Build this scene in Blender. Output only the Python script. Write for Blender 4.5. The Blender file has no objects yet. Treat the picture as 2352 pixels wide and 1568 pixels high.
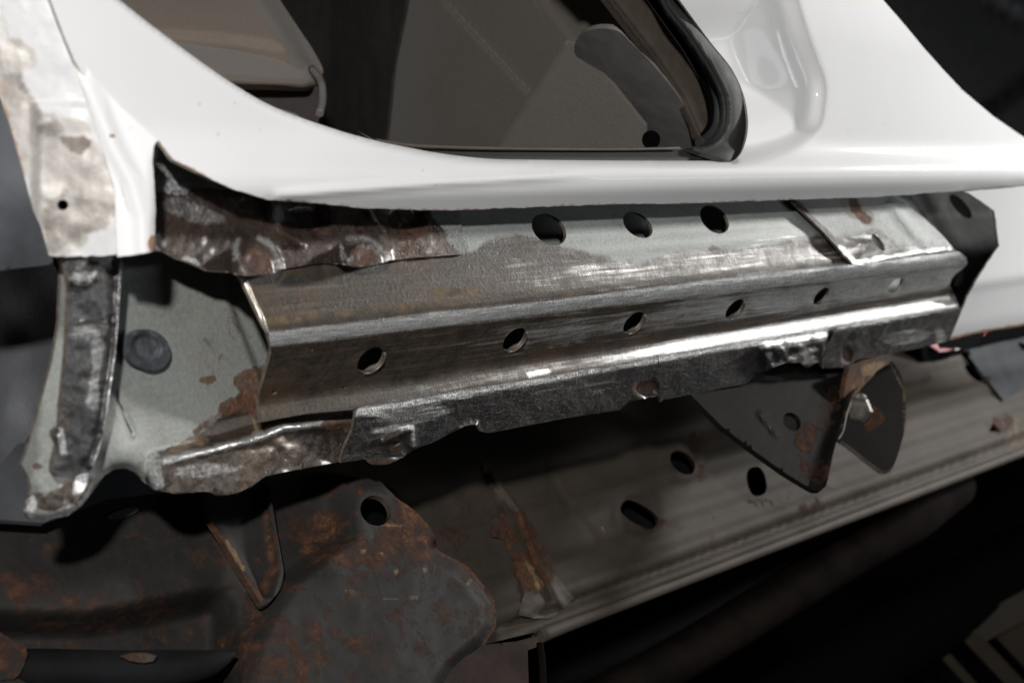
import bpy, math, random
import numpy as np
from mathutils import Vector, Matrix
from mathutils.geometry import delaunay_2d_cdt
random.seed(4); np.random.seed(4)
scene = bpy.context.scene
col = scene.collection

# ---------------------------------------------------------------- camera
LENS, SENS = 35.0, 22.3
F = LENS / SENS * 2352.0                       # focal length in units of the 2352 px wide tracing
def nrm(v): v = np.array(v, float); return v / np.linalg.norm(v)
Dx = nrm((2930, 410, 3690))                    # sill direction seen in camera axes (right, up, forward)
Z0 = np.array((0, math.cos(math.radians(35)), -math.sin(math.radians(35))))
Zc = nrm(Z0 - Dx * Z0.dot(Dx))
Yc = -np.cross(Zc, Dx)
RIGHT = np.array((Dx[0], Yc[0], Zc[0])); UP = np.array((Dx[1], Yc[1], Zc[1])); FWD = np.array((Dx[2], Yc[2], Zc[2]))
CAM = np.array((0.0, 0.0, 1.0))
cd = bpy.data.cameras.new('camera'); cam = bpy.data.objects.new('camera', cd); col.objects.link(cam)
cam.matrix_world = Matrix(((RIGHT[0], UP[0], -FWD[0], CAM[0]), (RIGHT[1], UP[1], -FWD[1], CAM[1]),
                           (RIGHT[2], UP[2], -FWD[2], CAM[2]), (0, 0, 0, 1)))
cd.lens = LENS; cd.sensor_width = SENS; cd.clip_start = 0.02; cd.clip_end = 60
cd.dof.use_dof = True; cd.dof.focus_distance = 0.93; cd.dof.aperture_fstop = 6.3; cd.dof.aperture_blades = 7
scene.camera = cam

# ---------------------------------------------------------------- light
w = bpy.data.worlds.new('World'); scene.world = w; w.use_nodes = True
w.node_tree.nodes['Background'].inputs[0].default_value = (0.80, 0.90, 1.0, 1)
w.node_tree.nodes['Background'].inputs[1].default_value = 0.010
def lamp(name, kind, loc, target, energy, size, color=(1, 1, 1), **kw):
    d = bpy.data.lights.new(name, kind); d.energy = energy; d.color = color
    if kind == 'AREA': d.shape = 'DISK'; d.size = size
    else: d.shadow_soft_size = size
    for k, v in kw.items(): setattr(d, k, v)
    o = bpy.data.objects.new(name, d); col.objects.link(o); o.location = loc
    o.rotation_euler = (Vector(target) - Vector(loc)).to_track_quat('-Z', 'Y').to_euler()
    return o
FL = CAM - FWD * 0.45 + UP * 0.29 - RIGHT * 0.018
lamp('flash_lamp', 'AREA', FL, CAM + FWD * 1.0 + RIGHT * 0.15, 17.5, 0.05, (1.0, 0.985, 0.965))
lamp('work_lamp', 'SPOT', (3.5, -0.06, 1.68), (1.62, 0.50, 0.82), 260.0, 0.13, (1.0, 0.985, 0.955), spot_size=math.radians(30), spot_blend=0.8)
lamp('right_fill_lamp', 'SPOT', (2.9, -1.0, 1.25), (1.84, 0.50, 0.80), 105.0, 0.22, (1.0, 0.99, 0.975), spot_size=math.radians(32), spot_blend=0.9)  # unseen fill spot added to brighten the right side
TP = Vector((3.4, -1.05, 1.12))                 # unseen strip light added for the ridge highlight, behind and right of the camera
tl = lamp('ridge_strip_lamp', 'AREA', TP, (1.2, 0.5, 0.65), 10.0, 1.0, (0.90, 0.95, 1.0))
tl.data.shape = 'RECTANGLE'; tl.data.size = 3.4; tl.data.size_y = 0.12
_z = (TP - Vector((3.4, 0.5, 0.72))).normalized(); _x = Vector((1, 0, 0)); _y = _z.cross(_x)
tl.matrix_world = Matrix(((_x[0], _y[0], _z[0], TP[0]), (_x[1], _y[1], _z[1], TP[1]), (_x[2], _y[2], _z[2], TP[2]), (0, 0, 0, 1)))
vs = scene.view_settings; vs.view_transform = 'Standard'; vs.look = 'None'; vs.exposure = 0.0; vs.gamma = 1.0
vs.use_curve_mapping = False

# ---------------------------------------------------------------- tracing helpers
def ray(px, py):
    px = np.asarray(px, float); py = np.asarray(py, float)
    a = (px - 1176.0) / F; b = (784.0 - py) / F
    return a[..., None] * RIGHT + b[..., None] * UP + FWD
class Prof:
    """sheet bent along the sill (x axis); given as (picture height at mid-width, distance y) with corner radii"""
    def __init__(self, pts, radius=0.004):
        P = []
        for p in pts:
            d = ray(1176.0, p[0]); P.append((p[1], p[1] * d[2] / d[1], p[2] if len(p) > 2 else radius))
        out = [(P[0][0], P[0][1])]
        for i in range(1, len(P) - 1):
            a, b, c = (np.array(P[j][:2]) for j in (i - 1, i, i + 1)); r = P[i][2]
            r = min(r, 0.45 * np.linalg.norm(b - a), 0.45 * np.linalg.norm(c - b))
            s = b + nrm(a - b) * r; e = b + nrm(c - b) * r
            for k in range(9):
                t = k / 8; out.append(tuple((1 - t) ** 2 * s + 2 * t * (1 - t) * b + t * t * e))
        out.append((P[-1][0], P[-1][1]))
        o = np.array(out); m = o[:, 1] / o[:, 0]; idx = np.argsort(m); self.m = m[idx]; self.y = o[idx, 0]
    def __call__(self, px, py):
        d = ray(px, py); y = np.interp(d[..., 2] / d[..., 1], self.m, self.y)
        return CAM + d * (y / d[..., 1])[..., None]
class Plane3:
    def __init__(self, *pz):
        P = [CAM + ray(p[0], p[1]) * p[2] for p in pz]
        self.n = np.cross(P[1] - P[0], P[2] - P[0]); self.p = P[0]
    def __call__(self, px, py):
        d = ray(px, py); return CAM + d * (np.dot(self.p - CAM, self.n) / d.dot(self.n))[..., None]
def at(px, py, z): return CAM + ray(px, py) * z

def vnoise(x, y, seed=0):
    x = np.asarray(x, float); y = np.asarray(y, float)
    xi = np.floor(x).astype(np.int64); yi = np.floor(y).astype(np.int64); fx = x - xi; fy = y - yi
    def hsh(a, b):
        n = (a * 374761393 + b * 668265263 + seed * 1442695041) & 0x7fffffff
        n = ((n ^ (n >> 13)) * 1274126177) & 0x7fffffff
        n = n ^ (n >> 16); return (n & 0xffff) / 65535.0
    u = fx * fx * (3 - 2 * fx); v = fy * fy * (3 - 2 * fy)
    return (hsh(xi, yi) * (1 - u) + hsh(xi + 1, yi) * u) * (1 - v) + (hsh(xi, yi + 1) * (1 - u) + hsh(xi + 1, yi + 1) * u) * v
def fbm(x, y, s, seed=0, o=4):
    t = 0; a = 0.5; n = 0
    for i in range(o): t = t + a * vnoise(x / s, y / s, seed + i * 17); n += a; a *= 0.5; s /= 2.03
    return t / n
def sstep(a, b, x): t = np.clip((x - a) / (b - a), 0, 1); return t * t * (3 - 2 * t)
def inside(x, y, poly):
    P = np.asarray(poly, float); c = np.zeros(np.shape(x), bool); j = len(P) - 1
    for i in range(len(P)):
        xi, yi = P[i]; xj, yj = P[j]
        if yi != yj: c ^= ((yi > y) != (yj > y)) & (x < (xj - xi) * (y - yi) / (yj - yi) + xi)
        j = i
    return c
def dline(x, y, pts, closed=False):
    P = np.asarray(pts, float); best = np.full(np.shape(x), 1e9); n = len(P)
    for i in range(n if closed else n - 1):
        a = P[i]; b = P[(i + 1) % n]; ab = b - a; L = max(ab.dot(ab), 1e-9)
        t = np.clip(((x - a[0]) * ab[0] + (y - a[1]) * ab[1]) / L, 0, 1)
        best = np.minimum(best, np.hypot(x - a[0] - t * ab[0], y - a[1] - t * ab[1]))
    return best
def sd(x, y, poly): d = dline(x, y, poly, True); return np.where(inside(x, y, poly), -d, d)
def region(poly, soft=10, amp=20, ns=40, seed=0, v=1.0):
    return lambda x, y: v * (1 - sstep(-soft, soft, sd(x, y, poly) + (fbm(x, y, ns, seed) - 0.5) * 2 * amp))
def spot(cx, cy, rx, ry=None, ang=0, amp=0.3, seed=0, v=1.0, soft=0.35):
    ry = ry or rx; a = math.radians(ang); ca, sa = math.cos(a), math.sin(a)
    def f(x, y):
        u = ((x - cx) * ca + (y - cy) * sa) / rx; w_ = (-(x - cx) * sa + (y - cy) * ca) / ry
        r = np.hypot(u, w_) + (fbm(x, y, max(rx, ry) * 0.8, seed) - 0.5) * 2 * amp
        return v * (1 - sstep(1 - soft, 1 + soft, r))
    return f
def glow(pts, wd, v=1.0):
    return lambda x, y: v * np.exp(-(dline(x, y, pts) / wd) ** 2)
def streak(pts, wd, amp=6, seed=0, v=1.0):
    return lambda x, y: v * (1 - sstep(wd * 0.5, wd * 1.2, dline(x, y, pts) + (fbm(x, y, wd * 2.5, seed) - 0.5) * 2 * amp))
def mx(*fs): return lambda x, y: np.clip(np.maximum.reduce([f(x, y) for f in fs]), 0, 1)
def K(v): return lambda x, y: np.full(np.shape(x), float(v))
def catmull(pts, n=6, closed=False):
    P = [np.array(p, float) for p in pts]; out = []; N = len(P)
    rng = range(N) if closed else range(N - 1)
    for i in rng:
        p1 = P[i]; p2 = P[(i + 1) % N]
        p0 = P[(i - 1) % N] if closed or i > 0 else 2 * p1 - p2
        p3 = P[(i + 2) % N] if closed or i + 2 < N else 2 * p2 - p1
        for k in range(n):
            t = k / n; out.append(0.5 * ((2 * p1) + (p2 - p0) * t + (2 * p0 - 5 * p1 + 4 * p2 - p3) * t * t + (3 * p1 - p0 - 3 * p2 + p3) * t ** 3))
    if not closed: out.append(P[-1])
    return [tuple(p) for p in out]
def ell(cx, cy, a, b, ang, n=36, sq=1.0):
    t = math.radians(ang); o = []
    for k in range(n):
        q = 2 * math.pi * k / n; c, s = math.cos(q), math.sin(q)
        u = a * math.copysign(abs(c) ** sq, c); v = b * math.copysign(abs(s) ** sq, s)
        o.append((cx + u * math.cos(t) - v * math.sin(t), cy + u * math.sin(t) + v * math.cos(t)))
    return o
def dens(poly, step, jit=0, seed=1, closed=True):
    o = []; N = len(poly)
    for i in range(N if closed else N - 1):
        a = np.array(poly[i], float); b = np.array(poly[(i + 1) % N], float); L = np.linalg.norm(b - a)
        k = max(1, int(L / step))
        for j in range(k): o.append(tuple(a + (b - a) * j / k))
    if jit:
        q = np.array(o); q[:, 0] += (fbm(q[:, 0], q[:, 1], 14, seed, 2) - 0.5) * 2 * jit; q[:, 1] += (fbm(q[:, 0], q[:, 1], 14, seed + 5, 2) - 0.5) * 2 * jit
        o = [tuple(v) for v in q]
    return o

# ---------------------------------------------------------------- object helpers
def link(o, parent=None):
    col.objects.link(o)
    if parent is not None:
        o.parent = parent; o.matrix_parent_inverse = parent_inv(parent)
    return o
def parent_inv(p):
    return Matrix.Translation(-p.location) if p.type == 'EMPTY' else Matrix.Identity(4)   # meshes carry world coordinates
def thing(name, loc, label, cat, group=None):
    o = bpy.data.objects.new(name, None); o.empty_display_size = 0.05; o.location = tuple(loc); col.objects.link(o)
    o['label'] = label; o['category'] = cat
    if group: o['group'] = group
    return o
def tag(o, label, cat=None, group=None):
    o['label'] = label
    if cat: o['category'] = cat
    if group: o['group'] = group
    return o
def normals(Fn, x, y, e=1.2):
    a = Fn(x + e, y) - Fn(x - e, y); b = Fn(x, y + e) - Fn(x, y - e)
    n = np.cross(a, b); n /= np.maximum(np.linalg.norm(n, axis=-1, keepdims=True), 1e-12)
    s = np.sum(n * (Fn(x, y) - CAM), -1, keepdims=True)
    return np.where(s > 0, -n, n)
def push(V, N, t):
    d = V - CAM; d = d / np.linalg.norm(d, axis=-1, keepdims=True)
    c = np.clip(-np.sum(N * d, -1), 0.35, 1.0); return V - d * (t / c)[..., None]
def mesh_from(name, V, T, th, mat, parent, attrs, px, py, Nn, rim_mat=None):
    n = len(V); V2 = V - Nn * th
    cnt = {}
    for t in T:
        for i in range(len(t)):
            e = (t[i], t[(i + 1) % len(t)]); cnt[e] = 1
    rim = [(a, b) for (a, b) in cnt if (b, a) not in cnt]
    faces = [tuple(t) for t in T]; nf = len(faces)
    faces += [tuple(i + n for i in reversed(t)) for t in T]
    faces += [(b, a, a + n, b + n) for a, b in rim]
    me = bpy.data.meshes.new(name); me.from_pydata(np.vstack([V, V2]).tolist(), [], faces)
    sm = np.ones(len(faces), bool); sm[2 * nf:] = False
    me.polygons.foreach_set('use_smooth', sm)
    me.materials.append(mat)
    if rim_mat:
        me.materials.append(rim_mat); mi = np.zeros(len(faces), np.int32); mi[2 * nf:] = 1; me.polygons.foreach_set('material_index', mi)
    rs = set()
    for a, b in rim: rs.add((min(a, b), max(a, b))); rs.add((min(a, b) + n, max(a, b) + n))
    sh = me.attributes.new('sharp_edge', 'BOOLEAN', 'EDGE')
    ev = np.empty(len(me.edges) * 2, np.int32); me.edges.foreach_get('vertices', ev); ev = ev.reshape(-1, 2); ev.sort(axis=1)
    sh.data.foreach_set('value', [tuple(e) in rs for e in ev.tolist()])
    for k, f in (attrs or {}).items():
        v = f(px, py).astype(np.float32); at_ = me.attributes.new(k, 'FLOAT', 'POINT'); at_.data.foreach_set('value', np.concatenate([v, v]))
    me.update()
    return link(bpy.data.objects.new(name, me), parent)
def outward(P, L=260.0):
    """let pieces that run out of the picture carry on well past its edge"""
    o = lambda p: p[0] < -50 or p[0] > 2420 or p[1] < -50 or p[1] > 1600
    n = len(P); out = list(P)
    for i, p in enumerate(P):
        if not o(p): continue
        a, b = P[i - 1], P[(i + 1) % n]
        if o(a) and o(b):
            out[i] = (p[0] + (L if p[0] > 2420 else -L if p[0] < -50 else 0), p[1] + (L if p[1] > 1600 else -L if p[1] < -50 else 0))
        else:
            q = b if o(a) else a; d = np.array(p, float) - np.array(q, float); k = 1 + L / max(np.linalg.norm(d), 20.0)
            out[i] = (q[0] + d[0] * k, q[1] + d[1] * k)
    return out
def sheet(name, outline, Fn, mat, parent, step=8, holes=(), h=None, th=0.0012, attrs=None, rim_mat=None, jit=0, curve=False):
    """a piece of sheet metal: outline and holes traced on the surface Fn, dented by h (metres), with real thickness"""
    outline = outward(outline)
    loops = [dens(outline, step, jit)] + [dens(q, min(step, 6)) for q in holes]
    vs_, ed = [], []
    for L in loops:
        s = len(vs_); vs_ += L; ed += [(s + i, s + (i + 1) % len(L)) for i in range(len(L))]
    o = np.array(loops[0]); x0, y0 = o.min(0); x1, y1 = o.max(0)
    gx, gy = np.meshgrid(np.arange(x0, x1, step), np.arange(y0, y1, step)); gx = gx + (np.arange(gx.shape[0]) % 2)[:, None] * step * 0.5
    gx = gx.ravel(); gy = gy.ravel(); ok = inside(gx, gy, loops[0]); gx = gx[ok]; gy = gy[ok]
    ok = dline(gx, gy, loops[0], True) > step * 0.45
    for q in loops[1:]: ok &= (~inside(gx, gy, q)) & (dline(gx, gy, q, True) > step * 0.4)
    vs_ += list(zip(gx[ok], gy[ok]))
    r = delaunay_2d_cdt([Vector(map(float, p)) for p in vs_], ed, [], 0, 1e-5)
    q = np.array([tuple(p) for p in r[0]]); T = np.array(r[2])
    c = q[T].mean(1); ok = inside(c[:, 0], c[:, 1], loops[0])
    for L in loops[1:]: ok &= ~inside(c[:, 0], c[:, 1], L)
    T = T[ok]; used = np.unique(T); mp = np.full(len(q), -1); mp[used] = np.arange(len(used)); q = q[used]; T = mp[T]
    G = Fn
    N0 = normals(Fn, q[:, 0], q[:, 1]); V = Fn(q[:, 0], q[:, 1])
    if h is not None: V = push(V, N0, h(q[:, 0], q[:, 1]))
    a = V[T[:, 1]] - V[T[:, 0]]; b = V[T[:, 2]] - V[T[:, 0]]; nn = np.cross(a, b)
    if np.sum(nn * (V[T[:, 0]] - CAM)) > 0: T = T[:, ::-1]
    return mesh_from(name, V, T.tolist(), th, mat, parent, attrs, q[:, 0], q[:, 1], N0, rim_mat)
def tube(name, pts, r, mat, parent, n=12, smooth=4, flat=1.0, cap=True):
    """swept tube through 3-D points; r number or list"""
    P = catmull(pts, smooth) if smooth > 1 else pts; P = [Vector(tuple(p)) for p in P]
    rr = np.interp(np.linspace(0, 1, len(P)), np.linspace(0, 1, len(r) if hasattr(r, '__len__') else 2), r if hasattr(r, '__len__') else (r, r))
    V, Fc = [], []; upv = None
    for i, p in enumerate(P):
        t = (P[min(i + 1, len(P) - 1)] - P[max(i - 1, 0)]).normalized()
        if upv is None: upv = t.orthogonal().normalized()
        upv = (upv - t * upv.dot(t)).normalized(); s = t.cross(upv)
        for k in range(n):
            a = 2 * math.pi * k / n; V.append(tuple(p + (upv * math.cos(a) + s * math.sin(a) * flat) * rr[i]))
    for i in range(len(P) - 1):
        for k in range(n): Fc.append((i * n + k, i * n + (k + 1) % n, (i + 1) * n + (k + 1) % n, (i + 1) * n + k))
    if cap: Fc += [tuple(range(n - 1, -1, -1)), tuple((len(P) - 1) * n + k for k in range(n))]
    me = bpy.data.meshes.new(name); me.from_pydata(V, [], Fc); me.polygons.foreach_set('use_smooth', [len(f) == 4 for f in Fc])
    me.materials.append(mat); me.update()
    return link(bpy.data.objects.new(name, me), parent)
def lathe(name, c, axis, prof, mat, parent, n=28, hexa=False):
    """turned piece: prof = (radius, height along axis)"""
    c = Vector(tuple(c)); ax = Vector(tuple(axis)).normalized(); u = ax.orthogonal().normalized(); v = ax.cross(u); V, Fc = [], []
    if hexa: n = 6
    for r, hh in prof:
        for k in range(n):
            a = 2 * math.pi * k / n; V.append(tuple(c + ax * hh + (u * math.cos(a) + v * math.sin(a)) * r))
    for i in range(len(prof) - 1):
        for k in range(n): Fc.append((i * n + k, i * n + (k + 1) % n, (i + 1) * n + (k + 1) % n, (i + 1) * n + k))
    Fc += [tuple(range(n - 1, -1, -1)), tuple((len(prof) - 1) * n + k for k in range(n))]
    me = bpy.data.meshes.new(name); me.from_pydata(V, [], Fc); me.materials.append(mat); me.update()
    if not hexa: me.polygons.foreach_set('use_smooth', [len(f) == 4 for f in Fc]); me.set_sharp_from_angle(angle=0.6)
    return link(bpy.data.objects.new(name, me), parent)
def box(name, a, b, mat, parent, bev=0.0):
    """box spanned by a corner and three edge vectors b"""
    a = np.array(a, float); e = [np.array(v, float) for v in b]
    V = [a + i * e[0] + j * e[1] + k * e[2] for k in (0, 1) for j in (0, 1) for i in (0, 1)]
    Fc = [(0, 2, 3, 1), (4, 5, 7, 6), (0, 1, 5, 4), (2, 6, 7, 3), (0, 4, 6, 2), (1, 3, 7, 5)]
    me = bpy.data.meshes.new(name); me.from_pydata([tuple(v) for v in V], [], Fc)
    import bmesh
    bm = bmesh.new(); bm.from_mesh(me); bmesh.ops.recalc_face_normals(bm, faces=bm.faces)
    if bev: bmesh.ops.bevel(bm, geom=bm.edges[:], offset=bev, segments=2, affect='EDGES', profile=0.7)
    bm.to_mesh(me); bm.free()
    me.materials.append(mat); me.update()
    return link(bpy.data.objects.new(name, me), parent)

# ---------------------------------------------------------------- materials
class NT:
    def __init__(self, name):
        self.m = bpy.data.materials.new(name); self.m.use_nodes = True; self.t = self.m.node_tree; self.n = self.t.nodes
        self.b = self.n['Principled BSDF']; self.tc = self.n.new('ShaderNodeTexCoord')
    def set(self, node, k, v):
        if isinstance(v, bpy.types.NodeSocket): self.t.links.new(v, node.inputs[k])
        elif isinstance(v, (tuple, list)) and len(v) == 3 and node.inputs[k].type == 'RGBA': node.inputs[k].default_value = (*v, 1)
        else: node.inputs[k].default_value = v
    def B(self, **kw):
        for k, v in kw.items(): self.set(self.b, {'col': 'Base Color', 'rough': 'Roughness', 'metal': 'Metallic', 'nor': 'Normal', 'coat': 'Coat Weight', 'coatr': 'Coat Roughness', 'spec': 'Specular IOR Level', 'em': 'Emission Color', 'ems': 'Emission Strength', 'ior': 'IOR', 'sheen': 'Sheen Weight', 'aniso': 'Anisotropic'}[k], v)
    def at(self, name):
        n = self.n.new('ShaderNodeAttribute'); n.attribute_name = name; return n.outputs['Fac']
    def vec(self, sc=(1, 1, 1), rot=(0, 0, 0)):
        n = self.n.new('ShaderNodeMapping'); self.set(n, 'Vector', self.tc.outputs['Object']); n.inputs['Scale'].default_value = sc
        n.inputs['Rotation'].default_value = rot; return n.outputs[0]
    def noise(self, s, det=6, rough=0.6, vec=None, dist=0.0):
        n = self.n.new('ShaderNodeTexNoise'); self.set(n, 'Vector', vec if vec is not None else self.tc.outputs['Object'])
        n.inputs['Scale'].default_value = s; n.inputs['Detail'].default_value = det; n.inputs['Roughness'].default_value = rough; n.inputs['Distortion'].default_value = dist
        return n.outputs['Fac']
    def voro(self, s, vec=None, feat='F1'):
        n = self.n.new('ShaderNodeTexVoronoi'); self.set(n, 'Vector', vec if vec is not None else self.tc.outputs['Object']); n.feature = feat
        n.inputs['Scale'].default_value = s; return n.outputs[0]
    def mth(self, op, a, b=0.0, c=None):
        n = self.n.new('ShaderNodeMath'); n.operation = op; self.set(n, 0, a); self.set(n, 1, b)
        if c is not None: self.set(n, 2, c)
        return n.outputs[0]
    def mr(self, v, a, b, c=0.0, d=1.0):
        n = self.n.new('ShaderNodeMapRange'); n.interpolation_type = 'SMOOTHSTEP'
        for k, x in zip(('Value', 'From Min', 'From Max', 'To Min', 'To Max'), (v, a, b, c, d)): self.set(n, k, x)
        return n.outputs[0]
    def mix(self, f, a, b):
        n = self.n.new('ShaderNodeMix'); n.data_type = 'RGBA'; self.set(n, 'Factor', f); self.set(n, 6, a); self.set(n, 7, b); return n.outputs[2]
    def mixf(self, f, a, b):
        n = self.n.new('ShaderNodeMix'); n.data_type = 'FLOAT'; self.set(n, 'Factor', f); self.set(n, 2, a); self.set(n, 3, b); return n.outputs[0]
    def bump(self, hgt, st=0.3, dist=0.001, nor=None):
        n = self.n.new('ShaderNodeBump'); n.inputs['Strength'].default_value = st; n.inputs['Distance'].default_value = dist; self.set(n, 'Height', hgt)
        if nor is not None: self.set(n, 'Normal', nor)
        return n.outputs[0]
    def thr(self, attr, noise, k=0.7, soft=0.12):
        """attribute edge broken up by noise"""
        v = self.mth('ADD', attr, self.mth('MULTIPLY', self.mth('SUBTRACT', noise, 0.5), k))
        g = self.mr(v, 0.5 - soft, 0.5 + soft)
        return self.mth('MULTIPLY', g, self.mr(attr, 0.0, 0.06))
def metal_material(name, galv=(0.262, 0.272, 0.255), steel=(0.112, 0.086, 0.068), steel2=(0.055, 0.042, 0.034), streaky=True, pit=0.25, oil=0.35, mt=(0.75, 0.45), sp=0.5, rb=0.0):
    m = NT(name)
    st = m.noise(1.0, 5, 0.6, m.vec((14, 420, 420)))            # rolled streaks along the sill
    st2 = m.noise(1.0, 4, 0.65, m.vec((60, 900, 900)))
    cl = m.noise(22, 7, 0.65); fi = m.noise(420, 3, 0.7); md = m.noise(95, 6, 0.7, dist=0.6)
    gr = m.noise(1.0, 2, 0.5, m.vec((1500, 260, 260), (0.3, 0.5, 0.6)))   # grinder marks across
    g = m.mix(m.mr(cl, 0.3, 0.7), tuple(c * 0.86 for c in galv), tuple(min(1, c * 1.12) for c in galv))
    g = m.mix(m.mr(fi, 0.35, 0.75), g, tuple(min(1, c * 1.25) for c in galv))
    s = m.mix(m.mr(md, 0.3, 0.7), steel2, steel)
    s = m.mix(m.mr(cl, 0.45, 0.7), s, (steel[0] * 1.15, steel[1] * 1.02, steel[2] * 0.85))
    s = m.mix(m.mth('MULTIPLY', m.mr(st, 0.5, 0.75), 0.55 if streaky else 0.15), s, tuple(min(1, x * 2.1) for x in steel))
    bare = m.thr(m.at('bare'), m.mixf(0.4, md, fi), 0.7, 0.3)
    c = m.mix(bare, g, s)
    pol = m.thr(m.at('polish_glint'), m.mixf(0.3, st, gr) if streaky else m.mixf(0.5, m.noise(520, 3, 0.8), md), 1.3, 0.30)
    c = m.mix(pol, c, m.mix(m.mr(st2, 0.3, 0.7), (0.40, 0.40, 0.395), (0.78, 0.78, 0.77)))  # pale steel colour, shared by ground metal and painted highlights
    och = m.thr(m.at('ochre'), m.noise(70, 6, 0.7, dist=0.8), 1.0, 0.2)
    c = m.mix(m.mth('MULTIPLY', och, m.mr(md, 0.3, 0.7, 0.1, 0.6)), c, m.mix(m.mr(fi, 0.3, 0.7), (0.19, 0.115, 0.05), (0.32, 0.22, 0.11)))
    ru = m.thr(m.at('rust'), m.noise(85, 8, 0.75, dist=0.5), 1.3, 0.12)
    rn = m.noise(210, 6, 0.75)
    rcol = m.mix(m.mr(rn, 0.35, 0.7), (0.060, 0.026, 0.016), (0.150, 0.064, 0.034))
    rcol = m.mix(m.mth('MULTIPLY', m.mr(m.at('rust'), 0.5, 0.95), m.mr(rn, 0.48, 0.68)), rcol, (0.36, 0.165, 0.06))
    c = m.mix(m.mth('MULTIPLY', ru, m.mr(fi, 0.2, 0.6, 0.55, 0.95)), c, rcol)
    dk = m.thr(m.at('dark'), m.noise(130, 6, 0.7), 0.9, 0.15)
    c = m.mix(dk, c, (0.035, 0.036, 0.038))
    cr = m.thr(m.at('crust'), m.noise(380, 5, 0.8), 1.5, 0.10); c = m.mix(cr, c, m.mix(m.mr(m.noise(500, 3, 0.7), 0.4, 0.6), (0.20, 0.235, 0.28), (0.62, 0.60, 0.57)))
    grain = m.noise(900, 3, 0.8); gg = m.n.new('ShaderNodeMix'); gg.data_type = 'RGBA'; gg.blend_type = 'MULTIPLY'; m.set(gg, 'Factor', 1.0); m.set(gg, 6, c)
    m.set(gg, 7, m.mix(m.mixf(bare, m.mr(grain, -0.6, 1.6), m.mr(grain, 0.3, 0.7)), (0.70, 0.70, 0.70), (1.30, 1.30, 1.30))); c = gg.outputs[2]
    met = m.mixf(bare, 0.22, m.mixf(m.mr(cl, 0.3, 0.7), mt[0], mt[1])); met = m.mixf(pol, met, 0.56); met = m.mixf(och, met, 0.1); met = m.mixf(ru, met, 0.0)
    ro = m.mixf(bare, m.mixf(fi, 0.5, 0.65), m.mixf(m.mr(md, 0.25, 0.75), 0.28 + rb, 0.50 + rb)); ro = m.mixf(pol, ro, m.mixf(gr, 0.17, 0.40)); ro = m.mixf(och, ro, 0.7); ro = m.mixf(ru, ro, 0.85)
    hgt = m.mth('ADD', m.mth('MULTIPLY', st, 0.5), m.mth('MULTIPLY', m.mixf(pol, fi, gr), 0.5))
    n1 = m.bump(hgt, 0.5, 0.0006)
    pitn = m.noise(330, 4, 0.8); amt = m.at('pit')
    n2 = m.bump(m.mth('MULTIPLY', m.mr(pitn, 0.35, 0.65), m.mth('ADD', amt, pit * 0.25)), 0.9, 0.0011, n1)
    n3 = m.bump(m.mth('MULTIPLY', ru, m.noise(300, 5, 0.8)), 0.8, 0.0010, n2)
    m.B(col=c, metal=met, rough=ro, nor=n3, spec=m.mixf(bare, 0.4, sp), coat=m.mth('MULTIPLY', bare, m.mr(md, 0.3, 0.7, oil * 0.4, oil)), coatr=m.mixf(md, 0.2, 0.34))
    return m.m
def plain(name, c, rough=0.5, metal=0.0, var=0.15, ns=60, bump=0.15, bd=0.0006, bs=300, **kw):
    m = NT(name); a = m.noise(ns, 6, 0.65)
    cc = m.mix(m.mr(a, 0.3, 0.7), tuple(x * (1 - var) for x in c), tuple(min(1, x * (1 + var)) for x in c))
    m.B(col=cc, rough=m.mixf(m.noise(ns * 2), rough * 0.85, min(1, rough * 1.15)), metal=metal, nor=m.bump(m.noise(bs, 4, 0.7), bump, bd), **kw)
    return m.m
def paint_white():
    m = NT('white_car_paint'); d = m.mr(m.noise(260, 3, 0.6), 0.72, 0.78); film = m.noise(9, 5, 0.6)
    c = m.mix(film, (0.70, 0.70, 0.705), (0.80, 0.80, 0.80))
    c = m.mix(m.mth('MULTIPLY', d, 0.35), c, (0.35, 0.31, 0.27))
    sp = m.mth('MULTIPLY', m.mr(m.voro(75), 0.10, 0.05), m.mr(m.noise(24, 2), 0.5, 0.6)); c = m.mix(m.mth('MULTIPLY', sp, 0.22), c, (0.25, 0.21, 0.18))
    sc = m.mth('MULTIPLY', m.mr(m.noise(1.0, 2, 0.5, m.vec((20, 500, 500), (0.4, 0.2, 0.9))), 0.70, 0.74), m.mr(m.noise(7, 3), 0.52, 0.62)); c = m.mix(m.mth('MULTIPLY', sc, 0.22), c, (0.45, 0.43, 0.40))
    c = m.mix(m.thr(m.at('rust'), m.noise(160, 5, 0.7), 0.9, 0.2), c, (0.33, 0.18, 0.10))
    m.B(col=c, rough=0.6, spec=0.25, coat=0.15, coatr=0.06, nor=m.bump(m.noise(35, 3, 0.5), 0.03, 0.001)); return m.m
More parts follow.
